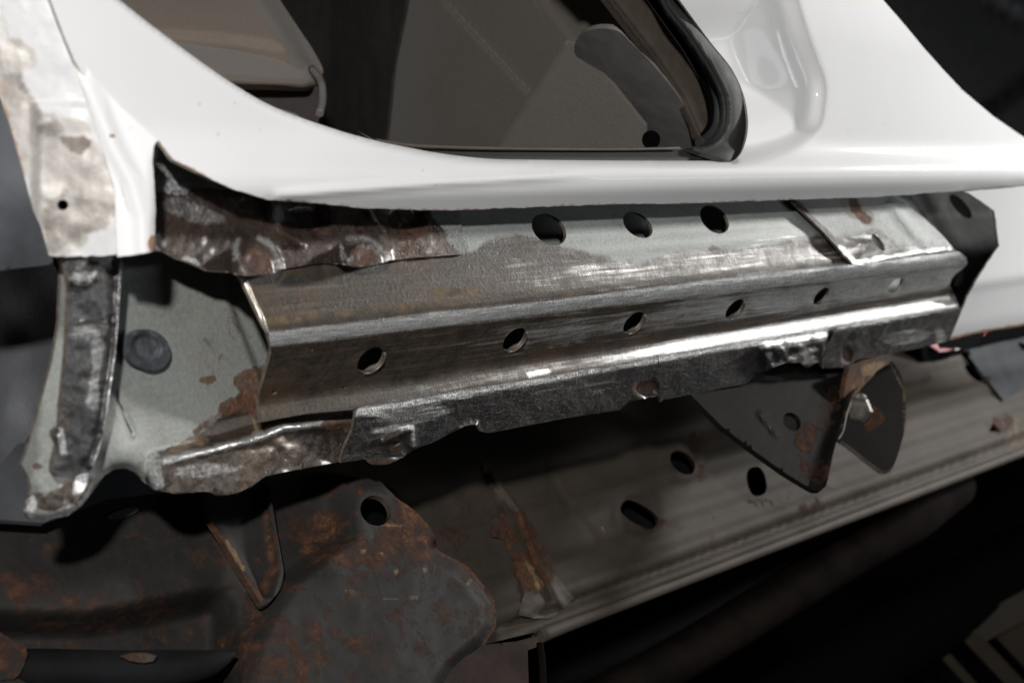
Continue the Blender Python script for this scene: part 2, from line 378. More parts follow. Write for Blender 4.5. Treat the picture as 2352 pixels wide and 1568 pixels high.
def paint_stripped():
    """white paint sanded through to grey steel and primer"""
    m = NT('stripped_white_paint'); md = m.noise(70, 7, 0.7, dist=0.7); fi = m.noise(260, 4, 0.7)
    c = m.mix(m.mr(md, 0.3, 0.7), (0.60, 0.60, 0.605), (0.68, 0.68, 0.69))
    e = m.thr(m.at('bare'), md, 0.9, 0.15)
    met = m.mix(m.mr(m.noise(40, 6, 0.7), 0.3, 0.7), (0.36, 0.335, 0.31), (0.56, 0.53, 0.50))
    met = m.mix(m.mr(fi, 0.45, 0.75), met, (0.55, 0.52, 0.48))
    c = m.mix(e, c, met)
    dk = m.thr(m.at('dark'), m.noise(90, 6, 0.7), 1.0, 0.25); c = m.mix(dk, c, (0.17, 0.145, 0.125))
    ru = m.thr(m.at('rust'), fi, 1.0, 0.2); c = m.mix(m.mth('MULTIPLY', ru, 0.7), c, (0.34, 0.20, 0.13))
    m.B(col=c, rough=m.mixf(e, 0.32, 0.5), metal=m.mixf(e, 0.0, 0.35), coat=m.mixf(e, 0.2, 0.0), nor=m.bump(m.mixf(e, md, fi), 0.25, 0.0008)); return m.m
def rusty_black(name, base=(0.0145, 0.013, 0.0122), blue=(0.0225, 0.0215, 0.021), thr=0.60, spec=0.18, ior=1.5):
    m = NT(name); cl = m.noise(14, 6, 0.65, dist=0.4); md = m.noise(80, 9, 0.75, dist=0.5); fi = m.noise(420, 4, 0.75); st = m.noise(1.0, 4, 0.6, m.vec((9, 130, 130)))
    c = m.mix(m.mr(m.mixf(0.25, cl, st), 0.3, 0.7), base, blue); c = m.mix(m.mr(fi, 0.55, 0.8), c, tuple(x * 1.5 for x in blue))
    v = m.mth('ADD', md, m.mth('MULTIPLY', m.mth('SUBTRACT', m.at('rust'), 0.5), 0.34))
    v = m.mth('ADD', v, m.mth('MULTIPLY', m.mth('SUBTRACT', cl, 0.5), 0.25))
    r = m.mr(v, thr - 0.09, thr + 0.05); r2 = m.mr(v, thr + 0.04, thr + 0.14)
    rc = m.mix(m.mr(m.noise(150, 5, 0.7), 0.35, 0.7), (0.030, 0.016, 0.012), (0.075, 0.034, 0.019))
    c = m.mix(m.mth('MULTIPLY', r, m.mr(fi, 0.2, 0.6, 0.5, 1.0)), c, rc); c = m.mix(m.mth('MULTIPLY', r2, m.mr(fi, 0.35, 0.7, 0.0, 0.6)), c, (0.17, 0.075, 0.030))
    oc = m.thr(m.at('ochre'), m.noise(90, 6, 0.7, dist=0.7), 1.1, 0.2); c = m.mix(m.mth('MULTIPLY', oc, m.mr(fi, 0.3, 0.7, 0.3, 0.9)), c, (0.25, 0.17, 0.085))
    m.B(col=c, rough=m.mixf(r, m.mixf(fi, 0.6, 0.8), 0.92), metal=0.0, spec=spec, ior=ior,
        nor=m.bump(m.mth('ADD', m.mth('MULTIPLY', md, 0.5), m.mth('MULTIPLY', m.mth('MULTIPLY', r, fi), 0.8)), 0.5, 0.0010)); return m.m
def fabric(name, c, ns=700):
    m = NT(name); a = m.noise(ns, 3, 0.8); b = m.noise(12, 5, 0.6)
    cc = m.mix(b, tuple(x * 0.8 for x in c), tuple(x * 1.15 for x in c)); cc = m.mix(m.mr(a, 0.5, 0.8), cc, tuple(min(1, x * 1.5) for x in c))
    m.B(col=cc, rough=0.9, sheen=0.2, nor=m.bump(a, 0.6, 0.001)); return m.m
M_galv = metal_material('galvanised_steel', streaky=False)
M_chan = metal_material('ground_steel', oil=0.03, mt=(0.14, 0.04), sp=0.18, rb=0.08, steel=(0.066, 0.052, 0.040), steel2=(0.029, 0.024, 0.020), galv=(0.235, 0.247, 0.238))
M_bare = metal_material('scaled_steel', streaky=False, pit=1.0, oil=0.7, steel=(0.082, 0.055, 0.042), steel2=(0.036, 0.026, 0.022))
M_flange = metal_material('ground_flange_steel', steel=(0.058, 0.054, 0.053), steel2=(0.028, 0.027, 0.029), pit=0.7, oil=0.8)
M_bright = plain('bright_cut_edge', (0.62, 0.56, 0.47), 0.35, 0.7, 0.25, 300, 0.5)
M_cutdark = plain('dull_cut_edge', (0.20, 0.17, 0.14), 0.5, 0.6, 0.3, 300, 0.5)
M_white = paint_white(); M_strip = paint_stripped()
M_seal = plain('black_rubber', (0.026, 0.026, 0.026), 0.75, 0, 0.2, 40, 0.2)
M_sealdark = plain('shadowed_rubber', (0.0028, 0.0028, 0.003), 0.85, spec=0.3, ior=1.08)  # near-black copy of the rubber, shade put into the colour
M_black = plain('black_undercoat', (0.0075, 0.0078, 0.0088), 0.75, 0, 0.3, 30, 0.3, spec=0.4, ior=1.2)
M_plug = plain('charcoal_rubber_plug', (0.062, 0.066, 0.074), 0.6, 0, 0.45, 130, 0.6, 0.001)
M_liner = plain('grey_liner_metal', (0.085, 0.09, 0.10), 0.5, 0.1, 0.25, 18, 0.3)
M_linerdark = plain('grey_plastic_liner', (0.058, 0.060, 0.066), 0.55, 0, 0.25, 18, 0.3)
M_rail = rusty_black('grey_brown_rail_paint', (0.034, 0.027, 0.0205), (0.056, 0.045, 0.035), thr=0.66, spec=0.12)
M_rust = rusty_black('rusty_black_paint', thr=0.575)
M_brk = rusty_black('black_bracket_paint', (0.0075, 0.007, 0.0065), (0.011, 0.010, 0.0095), thr=0.64, spec=0.3, ior=1.12)
M_weld = rusty_black('rusty_weld', (0.045, 0.036, 0.030), (0.07, 0.056, 0.045), thr=0.56)
M_pipe = plain('brown_pipe_steel', (0.0065, 0.0048, 0.0040), 0.85, 0.0, 0.4, 30, 0.5, spec=0.3, ior=1.10)  # near-black steel: the shade below the rail is in its colour
M_seat = fabric('beige_seat_cloth', (0.235, 0.19, 0.155))
M_trim = fabric('brown_grey_trim', (0.098, 0.082, 0.064), 400)
M_trim2 = fabric('grey_carpet', (0.135, 0.120, 0.104), 520)
M_trimgrey = plain('mauve_grey_plastic', (0.19, 0.177, 0.172), 0.7, 0, 0.15, 60, 0.3, spec=0.2)
M_tan = plain('tan_trim_strip', (0.085, 0.068, 0.055), 0.7, spec=0.2)
M_bolt = plain('dirty_zinc', (0.14, 0.125, 0.11), 0.5, 0.5, 0.4, 150, 0.5)
M_red = plain('red_plastic', (0.45, 0.03, 0.03), 0.4); M_whitep = plain('white_plastic', (0.75, 0.75, 0.72), 0.4)
M_wood = plain('dark_pine_wood', (0.026, 0.019, 0.011), 0.85, 0, 0.3, 25, 0.4)  # pine in a very dark brown tone
M_floor = plain('dark_concrete', (0.006, 0.006, 0.0055), 0.95, 0, 0.4, 4, 0.5, 0.003, 40, spec=0.0)
M_filler = plain('seam_sealer', (0.50, 0.48, 0.45), 0.6)

# ================================================================ SETTING
def flat_ground():
    me = bpy.data.meshes.new('garage_floor'); me.from_pydata([(-8, -8, 0), (12, -8, 0), (12, 12, 0), (-8, 12, 0)], [], [(0, 1, 2, 3)]); me.materials.append(M_floor)
    o = link(bpy.data.objects.new('garage_floor', me)); o['kind'] = 'structure'
flat_ground()

# ================================================================ CAR BODY
body = thing('car', (1.0, 0.55, 0.6), 'white car body with its rocker panel cut away to bare ground steel', 'car')

# --- surfaces (picture height at mid-width, distance from the lens across the car)
W = Prof([(-900, 0.62), (-100, 0.545, 0.02), (330, 0.512, 0.02), (398, 0.4985, 0.006), (437, 0.4965, 0.004), (482, 0.5020)])
CH = Prof([(380, 0.5385), (707, 0.490, 0.0100), (838, 0.5030, 0.006), (880, 0.4955, 0.0045), (1010, 0.503)])
def off(Fn, t):
    def g(x, y):
        V = Fn(x, y); return push(V, normals(Fn, x, y), np.full(V.shape[:-1], float(t)))
    return g

# --- outer white side panel
inner = [(205, -60), (274, 0), (387, 88), (520, 183), (629, 246), (763, 295), (858, 322), (928, 337), (1009, 352), (1114, 364), (1220, 367), (1420, 369), (1590, 369.5), (1687, 369)]
seal_o = [(1687, 369), (1703, 350), (1715, 316), (1718, 274), (1708, 218), (1680, 158), (1630, 95), (1560, 0), (1515, -60)]
bottom = [(2211, 438), (2017, 452), (1820, 459), (1525, 469), (1431, 469), (1220, 476), (1044, 483), (956, 483), (833, 478), (738, 468), (615, 459), (527, 432), (457, 397), (397, 367), (373, 338), (361, 322)]
leftseam = [(359, 320), (274, 246), (211, 179), (183, 134), (162, 84), (130, 0), (118, -60)]
outer = catmull(inner, 5) + catmull(seal_o, 5)[1:] + [(1985, -60), (2028, 0), (2075, 54), (2123, 112), (2166, 160), (2211, 208), (2281, 267), (2352, 316), (2440, 362), (2440, 419), (2352, 426)] + dens(bottom, 6, 1.6, 3, False) + [(x - 14, y + 2) for x, y in leftseam]
recess = catmull([(1700, 372), (1754, 359), (1824, 334), (1873, 299), (1887, 246), (1887, 183), (1852, 88), (1824, 0), (1800, -80)], 6)
rec_poly = recess + [(1400, -80), (1500, 372)]
inn_c = catmull(inner, 5)
def h_side(x, y):
    s = sd(x, y, rec_poly); rec = -0.009 * (1 - sstep(-36, 12, s)) - 0.012 * sstep(30, 190, -s)
    d = dline(x, y, inn_c); lip = -0.007 * (1 - np.sqrt(np.clip(1 - (1 - np.clip(d / 13.0, 0, 1)) ** 2, 0, 1)))
    ro = dline(x, y, [(2028, 0), (2123, 112), (2211, 208), (2281, 267), (2352, 316), (2440, 362)]); lip2 = -0.004 * (1 - np.sqrt(np.clip(1 - (1 - np.clip(ro / 10.0, 0, 1)) ** 2, 0, 1)))
    seam = -0.0012 * (1 - sstep(0, 5, dline(x, y, [(2440, 419), (2211, 438)])))
    ridge = 0.0022 * (1 - sstep(0, 16, dline(x, y, [(640, 447), (1000, 420), (1400, 398)]))) * sstep(560, 700, x) * (1 - sstep(1200, 1400, x))
    return rec + lip + seam + ridge
side = sheet('side_panel', outer, W, M_white, body, 9, h=h_side, th=0.0016, rim_mat=M_bright,
             attrs={'rust': mx(lambda x, y: 0.55 * (1 - sstep(0, 9, dline(x, y, bottom[2:]))), spot(388, 372, 5), spot(660, 464, 8, 4), spot(1300, 374, 14, 3, 20, seed=2))})
tag(side, 'glossy white painted side panel around the door opening')
lowp = [(2213, 440), (2225, 443), (2284, 485), (2292, 548), (2295, 565), (2253, 625), (2221, 684), (2200, 735), (2181, 781), (2250, 764), (2344, 748), (2440, 726), (2440, 421), (2352, 428)]
LW = Prof([(380, 0.4985), (430, 0.4975, 0.003), (812, 0.487, 0.006), (835, 0.490, 0.005), (960, 0.497), (1100, 0.52)], 0.01)
lp = sheet('lower_side_panel', dens(lowp, 8, 1.2, 9), LW, M_white, body, 9, th=0.0016, rim_mat=M_cutdark,
           attrs={'rust': lambda x, y: 0.85 * (1 - sstep(0, 12, dline(x, y, [(2181, 781), (2250, 764), (2344, 748), (2440, 726)])))})
tag(lp, 'white lower corner of the side panel with a rust-tinted bottom edge')

# --- cut front pillar and its flange
PIL = Plane3((100, 0, 0.640), (100, 590, 0.655), (330, 400, 0.652))
PIL2 = Plane3((250, 300, 0.650), (330, 590, 0.655), (352, 340, 0.656))
fl_o = [(126, -60), (134, 0), (166, 84), (187, 134), (215, 179), (278, 246), (361, 321), (353, 337), (350, 372), (354, 420), (357, 480), (355, 551), (352, 577), (330, 582), (270, 590), (262, 430), (200, 230), (150, 90), (116, -60)]
def h_fl(x, y):
    d = dline(x, y, [(205, 200), (262, 340), (305, 420), (328, 500), (332, 600)])
    e = dline(x, y, [(361, 321), (350, 372), (357, 480), (352, 577)])
    return 0.003 * (1 - sstep(0, 34, d)) - 0.004 * (1 - sstep(0, 10, e)) * sstep(330, 480, y)
fl = sheet('pillar_flange', fl_o, off(PIL2, 0.003), M_white, body, 7, h=h_fl, th=0.002, rim_mat=M_bright, jit=0.8,
           attrs={'rust': mx(spot(258, 312, 6, 3, 20), spot(352, 560, 12, 20))})
tag(fl, 'white painted flange with a sawn lower edge beside the pillar')
bot = dens([(352, 579), (300, 587), (271, 586), (197, 589), (109, 588)], 4, 2.6, 12, False)
pi_o = [(-60, -60), (118, -60), (131, 0), (163, 84), (184, 134), (198, 170), (228, 271), (262, 369), (294, 475), (318, 540), (322, 583)] + [q for q in bot if q[0] < 318] + [(95, 523), (77, 485), (53, 394), (21, 281), (-10, 200), (-60, 120)]
def h_pil(x, y):
    s1 = 0.0030 * (1 - sstep(-6, 14, dline(x, y, [(184, 134), (228, 271), (294, 475), (318, 560)])))
    dent = 0
    step_ = 0.0022 * sstep(-4, 6, y - (236 + (x - 90) * 0.04)) * sstep(70, 95, x)
    wav = 0.0016 * (fbm(x, y, 70, 5, 3) - 0.5)
    return s1 + dent + step_ + wav
strip = [(-60, 60), (20, 120), (75, 215), (110, 262), (205, 262), (232, 330), (262, 400), (290, 478), (215, 545), (190, 590), (95, 600), (70, 480), (20, 300), (-60, 180)]
pl = sheet('cut_pillar', pi_o, PIL, M_strip, body, 7, holes=[ell(144, 471, 13, 12.5, 0)], h=h_pil, th=0.0022, rim_mat=M_bright,
           attrs={'bare': mx(region(strip, 14, 16, 34, 3, 0.66), spot(40, 130, 60, 40, 50, seed=8, v=0.6), streak([(0, 20), (20, 120)], 14, 8, 4, 0.5)),
                  'dark': mx(region([(118, 308), (216, 316), (208, 342), (186, 362), (160, 350)], 5, 8, 16, 5, 0.62), spot(120, 295, 36, 22, 0, 0.5, 7, 0.45), region([(90, 450), (200, 430), (285, 470), (240, 530), (190, 560), (100, 590)], 14, 20, 30, 9, 0.5), streak([(25, 150), (70, 225)], 14, 9, 11, 0.4)),
                  'rust': mx(streak([(0, 215), (22, 285), (55, 400)], 7, 6, 3, 0.7), streak([(238, 300), (285, 450)], 5, 4, 6, 0.45), spot(10, 200, 16, 24, 0, 0.4, 5, 0.5))})
tag(pl, 'dirty white pillar stump sanded to grey steel with one round hole')

# --- inner fender panels at the far left
sheet('fender_liner', [(-320, 120), (10, 240), (30, 290), (60, 400), (84, 490), (104, 540), (122, 600), (112, 608), (0, 621), (-320, 640)], Plane3((0, 300, 0.675), (0, 600, 0.672), (100, 500, 0.69)), M_liner, body, 9,
      h=lambda x, y: 0.006 * (fbm(x, y, 130, 3, 2) - 0.5))
wl = sheet('wheel_liner', catmull([(-80, 560), (80, 590), (168, 600), (157, 650), (141, 700), (126, 780), (105, 892), (80, 975), (56, 1020), (35, 1098), (22, 1137), (0, 1150), (-80, 1175)], 4), Plane3((0, 700, 0.80), (0, 1100, 0.775), (140, 800, 0.815)), M_linerdark, body, 10, th=0.003,
      h=lambda x, y: 0.008 * (fbm(x, y, 160, 8, 2) - 0.5))
tag(wl, 'dark grey wheel liner at the left edge')

# --- galvanised kick panel behind the cut rocker
KP = Plane3((320, 700, 0.722), (450, 650, 0.757), (250, 1080, 0.702))
kick_o = [(150, 560), (700, 560), (700, 900), (840, 920), (824, 950), (813, 990), (803, 1012), (795, 1056), (781, 1060), (661, 1082), (608, 1094), (580, 1115), (548, 1130), (520, 1137), (499, 1137), (484, 1129), (468, 1128), (404, 1133), (366, 1126), (338, 1108), (316, 1087), (292, 1075), (264, 1076), (239, 1092), (214, 1126), (186, 1161), (158, 1182), (105, 1195), (72, 1193), (58, 1179), (66, 1150), (73, 1120), (66, 1094), (50, 1066), (64, 1030), (90, 940), (120, 830), (136, 740), (140, 640)]
fold_ = [(330, 1060), (430, 1040), (520, 1018), (590, 1001), (650, 975), (740, 965), (840, 952)]
def below(line):
    L = np.array(line, float); return lambda x, y: y - np.interp(x, L[:, 0], L[:, 1])
bf = below(fold_)
def h_kick(x, y):
    r = sstep(-22, 8, bf(x, y)) * sstep(330, 372, x) * 0.012
    rr = np.exp(-((bf(x, y) - 6) / 11) ** 2) * sstep(350, 420, x) * 0.0035
    crease = -0.004 * np.exp(-(dline(x, y, [(268, 905), (285, 950), (303, 1000)]) / 6) ** 2) * 0.6
    cr2 = -0.006 * sstep(0, 14, x - np.interp(y, [640, 760, 900], [500, 548, 604])) * (1 - sstep(900, 940, y))
    lob = 0.004 * np.exp(-((y - 1150) / 30) ** 2) * (1 - sstep(180, 230, x)) * (fbm(x, y, 22, 4, 2))
    lob2 = (0.0022 * (fbm(x, y, 34, 9, 2) - 0.5) + 0.0016 * (fbm(x, y, 13, 19, 2) - 0.5)) * sstep(0, 20, bf(x, y)) * sstep(350, 390, x)
    lump = 0.006 * np.exp(-(np.hypot(x - 597, y - 1004) / 13) ** 2)
    edge = -0.004 * np.exp(-(dline(x, y, kick_o[18:31]) / 9) ** 2)
    dish = 0.004 * np.exp(-(np.hypot(x - 280, y - 1040) / 45) ** 2)
    return r + rr + crease + cr2 + lob + lob2 + lump + edge + dish
bare_k = mx(region([(345, 1050), (430, 1010), (470, 985), (530, 930), (556, 890), (580, 905), (602, 880), (640, 840), (900, 880), (900, 1200), (560, 1200), (420, 1160), (345, 1120)], 6, 12, 22, 3),
            region([(80, 1125), (110, 1132), (160, 1092), (200, 1088), (215, 1100), (190, 1140), (150, 1210), (40, 1220), (55, 1150)], 5, 6, 20, 5))
kick = sheet('kick_panel', kick_o, KP, M_galv, body, 6, h=h_kick, th=0.0016, rim_mat=M_cutdark, jit=0.5,
             attrs={'bare': bare_k,
                    'polish_glint': mx(lambda x, y: 0.95 * np.exp(-((bf(x, y) - 6) / 12) ** 2) * sstep(350, 380, x) * (0.5 + 0.6 * fbm(x, y, 18, 3)), spot(597, 1000, 14, v=1), streak([(355, 1050), (362, 1110)], 14, 6, 3, 0.9), streak([(70, 1150), (75, 1180), (120, 1190), (165, 1165)], 14, 8, 4, 1.0), spot(185, 1110, 14, 26, 30, 0.5, 5, 0.9), spot(460, 1080, 90, 22, -6, 0.6, 14, 0.48)),  # fold line and small spots carry painted highlights beside ground steel
                    'rust': mx(spot(583, 900, 32, 60, 5, 0.5, 3, 0.86), spot(558, 872, 30, 28, 0, 0.5, 4, 0.66), spot(480, 872, 22, 11, 0, 0.5, 6, 0.65), spot(530, 930, 40, 20, -30, 0.6, 16, 0.7), streak([(450, 990), (520, 945), (560, 920)], 12, 12, 5, 0.55), spot(505, 780, 60, 80, 0, 0.6, 8, 0.38), spot(780, 970, 60, 16, -8, 0.5, 3, 0.75), spot(800, 968, 20, 24, 0, 0.4, 12, 0.9), spot(85, 1070, 18, 8, 0, 0.4, 1, 0.6), streak([(450, 1060), (560, 1045)], 10, 10, 7, 0.4)),
                    'ochre': mx(spot(490, 760, 90, 120, 30, 0.6, 5, 0.40), streak([(566, 930), (590, 985)], 5, 3, 3, 0.9), streak([(395, 1030), (470, 1010)], 12, 12, 4, 0.6), streak([(700, 975), (800, 962)], 8, 6, 9, 0.6)),
                    'dark': mx(streak([(268, 905), (285, 950), (303, 1000)], 2.5, 1, 3, 0.8), streak([(700, 990), (705, 1050)], 2, 2, 3, 0.4)),
                    'pit': mx(region([(345, 1050), (640, 1040), (800, 1010), (820, 1100), (340, 1150)], 10, 10, 20, 3, 0.9), spot(120, 1160, 60, v=0.4))})
tag(kick, 'light grey galvanised kick panel with a scalloped, ground and pitted lower edge')
pgp = off(KP, 0.0050)
plug = sheet('rubber_plug', ell(341, 803, 53, 45, 32), pgp, M_plug, kick, 5, th=0.003,
             h=lambda x, y: -0.0035 * (1 - sstep(0.62, 0.80, np.hypot(((x - 335) * .85 + (y - 797) * .53) / 46, (-(x - 335) * .53 + (y - 797) * .85) / 38))) + 0.0012 * (fbm(x, y, 9, 3, 3) - 0.5))
tag(plug, 'oval charcoal rubber plug pressed into the grey kick panel')

# --- strap of cut steel hanging from the pillar
SP = Plane3((200, 620, 0.672), (200, 1080, 0.676), (300, 800, 0.695))
strap_o = [(150, 600), (279, 588), (279, 640), (272, 740), (263, 830), (250, 920), (238, 990), (226, 1040), (214, 1074), (203, 1085), (180, 1090), (150, 1096), (130, 1094), (120, 1083), (121, 1062), (132, 1020), (121, 998), (122, 988), (138, 978), (140, 930), (147, 870), (153, 800), (157, 720), (160, 660), (156, 640)]
st = sheet('steel_strap', strap_o, SP, M_flange, body, 5, h=lambda x, y: -0.005 * sstep(28, 0, np.interp(y, [600, 800, 1000, 1080], [277, 266, 236, 212]) - x) * 0 + 0.0022 * np.exp(-(dline(x, y, [(276, 600), (266, 800), (237, 1000), (212, 1070)]) / 7) ** 2) + 0.0018 * (fbm(x, y, 40, 6, 3) - 0.5) + 0.0016 * sstep(738, 748, y + 4 * np.sin(x / 15)) + 0.003 * np.exp(-(np.hypot(x - 132, y - 1000) / 11) ** 2) + 0.006 * np.exp(-(np.hypot((x - 190) / 26, (y - 638) / 14)) ** 2) * fbm(x, y, 9, 2, 2),
           th=0.0022, rim_mat=M_cutdark, jit=0.8,
           attrs={'bare': K(1), 'polish_glint': mx(spot(190, 640, 34, 18, 0, 0.6, 3, 0.55), streak([(225, 780), (215, 930)], 16, 12, 4, 0.42), streak([(140, 1000), (145, 1040)], 9, 4, 4, 0.8), lambda x, y: 0.8 * np.exp(-(dline(x, y, [(277, 600), (267, 800), (238, 1000), (212, 1072)]) / 3.5) ** 2), spot(190, 765, 36, 20, 0, 0.6, 9, 0.40)),
                  'dark': mx(region([(165, 640), (270, 620), (262, 730), (165, 735)], 12, 8, 20, 3, 0.42), region([(160, 780), (200, 770), (190, 900), (150, 940)], 10, 10, 20, 4, 0.55), region([(140, 1040), (220, 1020), (210, 1080), (130, 1090)], 8, 8, 20, 5, 0.5)),
                  'rust': spot(150, 960, 12, 22, 0, 0.5, 3, 0.5), 'pit': K(0.25), 'ochre': spot(228, 612, 26, 10, 0, 0.5, 3, 0.5)})
tag(st, 'dark ground steel strap hanging below the pillar stump')
sheet('strap_bracket', [(118, 596), (166, 594), (163, 640), (156, 668), (140, 640)], Plane3((120, 600, 0.73), (160, 600, 0.73), (150, 660, 0.74)), M_linerdark, body, 6)

# --- panel seen through the holes, and the dark inside of the sill at the right end
BK = Prof([(350, 0.562), (480, 0.5465), (560, 0.541), (800, 0.5135), (900, 0.5115)])
bk = sheet('backing_panel', [(640, 450), (2060, 410), (2180, 560), (2175, 690), (640, 930), (600, 620)], BK, M_galv, body, 16,
           attrs={'bare': spot(2000, 560, 60, v=0.3), 'rust': spot(1000, 700, 60, v=0.1)})
tag(bk, 'grey galvanised backing panel seen through the holes of the sill')
EN = Prof([(350, 0.61), (560, 0.585), (700, 0.545, 0.02), (1050, 0.55)])
en = sheet('end_baffle', [(2030, 400), (2330, 380), (2345, 560), (2300, 700), (2240, 800), (2160, 800), (2120, 560)], EN, M_black, body, 8, holes=[ell(2206, 474, 36, 13, 48), ell(2204, 640, 22, 9, 115)], th=0.002,
           h=lambda x, y: 0.004 * np.exp(-(dline(x, y, [(2130, 430), (2200, 560)]) / 22) ** 2) + 0.002 * sstep(-5, 5, y - (570 - (x - 2200) * 0.1)))
tag(en, 'dark blue-grey baffle inside the right end of the sill')
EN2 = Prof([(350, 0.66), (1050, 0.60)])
sheet('cavity_dark_sheet', [(2060, 400), (2400, 380), (2400, 820), (2120, 830)], EN2, M_sealdark, body, 20)  # dark sheet standing for the shade inside the sill end

# --- ground steel channel with its two rows of holes
ch_o = [(543, 618), (548, 628), (556, 642), (574, 680), (591, 716), (605, 746), (615, 765), (621, 790), (623, 808), (618, 830), (612, 850), (603, 882), (596, 905), (594, 927), (597, 950), (601, 969), (657, 958), (700, 950), (816, 940), (818, 955), (900, 930), (1200, 888), (1500, 835), (1700, 803), (1980, 756), (2207, 716), (2207, 710), (2197, 689), (2189, 668), (2181, 656), (2186, 640), (2196, 628), (2212, 617), (2222, 606), (2220, 592), (2207, 581), (2192, 573), (2163, 539), (2119, 498), (2042, 446), (2040, 420), (1500, 434), (1048, 445), (1052, 520), (1062, 556), (1064, 572), (1020, 578), (960, 580), (896, 586), (790, 592), (740, 592), (640, 608), (560, 618)]
top_holes = [ell(1261, 527, 44, 31.5, 38), ell(1465, 517, 38, 24.5, 36), ell(1641, 504, 38.5, 26, 44)]
face_holes = [ell(852, 827, 36, 23, -42), ell(1182, 780, 33.5, 19, -45), ell(1456, 741, 31, 16.5, -46), ell(1688, 710, 28.5, 14, -48), ell(1886, 681, 25, 11.5, -50), ell(2056, 656, 22, 10, -48)]
pins = [ell(630, 901, 7, 4.5, -15, 9), ell(791, 890, 6, 3, 10, 8), ell(823, 885, 3, 2.4, 0, 7), ell(717, 803, 2.6, 2.4, 0, 7)]
def vcol(x, y): return 370 + (y - 370) * 2932.0 / np.maximum(4108 - x, 1)
def h_ch(x, y):
    v = vcol(x, y)
    h = 0.0006 * (fbm(x, y * 4, 160, 3, 3) - 0.5) + 0.0012 * (fbm(x, y, 220, 8, 2) - 0.5)
    h = h + 0.0012 * np.exp(-((v - 585) / 26) ** 2) * sstep(900, 1400, x)
    h = h + 0.0016 * (fbm(x, y, 26, 6, 2) - 0.5) * np.exp(-(dline(x, y, [(1850, 600), (2160, 560)]) / 40) ** 2)
    # dimples round the oval holes
    for cx, cy, r in ((852, 827, 44), (1182, 780, 42), (1456, 741, 38), (1688, 710, 36), (1886, 681, 30), (2056, 656, 26)):
        h = h - 0.0012 * np.exp(-((np.hypot(x - cx, y - cy) - r * 0.6) / (r * 0.3)) ** 2) * (0.5 + (x - cx) / r * 0.4)
    end = sstep(2150, 2215, x + (y - 600) * 0.1); h = h + 0.004 * end * np.exp(-((v - 770) / 50) ** 2) * -1
    return h
def pol_glint_ch(x, y):
    v = vcol(x, y); n = fbm(x, y, 60, 21); n2 = fbm(x * 0.3, y, 12, 22)
    ridge = np.exp(-((v - 714) / (14 + 9 * sstep(1300, 1900, x))) ** 2) * (1.05 + 0.4 * n)  # ridge highlight painted into the colour of the ground edge
    led = np.exp(-((v - 864) / 25) ** 4) * sstep(820, 1000, x) * (0.12 + 0.38 * n2 + 0.62 * sstep(1380, 1620, x))  # ledge highlight painted in, stronger to the right
    gr = region([(1120, 640), (1180, 590), (1260, 600), (1400, 590), (1800, 545), (1960, 560), (1980, 600), (1500, 645), (1250, 668)], 14, 16, 50, 5)(x, y) * (0.04 + 0.36 * n)
    face = np.exp(-((v - 775) / 42) ** 2) * sstep(900, 1250, x) * (0.22 + 0.34 * n + 0.45 * sstep(1350, 1850, x))
    arcs = glow([(1120, 640), (1300, 634), (1500, 612), (1700, 580), (1900, 556)], 6, 0.62)(x, y)
    for q, wd, v_ in (([(1230, 655), (1450, 645), (1640, 622), (1800, 598), (1960, 590)], 4, 0.66), ([(1350, 668), (1560, 650), (1760, 622), (1930, 606)], 3.5, 0.55), ([(1560, 600), (1740, 572), (1940, 545)], 4, 0.6), ([(1245, 590), (1330, 600), (1400, 612)], 5, 0.5), ([(1150, 700), (1320, 690), (1480, 672)], 4, 0.4), ([(890, 742), (1060, 720), (1250, 698)], 4, 0.5), ([(1000, 830), (1200, 806), (1420, 775), (1600, 752)], 4, 0.5), ([(1240, 802), (1330, 786), (1500, 760)], 3, 0.6)):
        arcs = np.maximum(arcs, glow(q, wd, v_)(x, y))
    patch = glow([(1216, 860), (1258, 854)], 7, 1.0)(x, y)  # short painted glint on the ledge
    return np.clip(np.maximum.reduce([ridge, led, gr, face, arcs * (0.30 + 0.40 * n), patch]), 0, 1)
brown_edge = [(300, 560), (900, 596), (1065, 584), (1092, 574), (1108, 552), (1140, 538), (1185, 538), (1215, 545), (1240, 552), (1300, 568), (1380, 585), (1420, 600), (1500, 592), (1700, 566), (1900, 545), (1960, 560), (2040, 590), (2240, 560), (2300, 900), (500, 1100)]
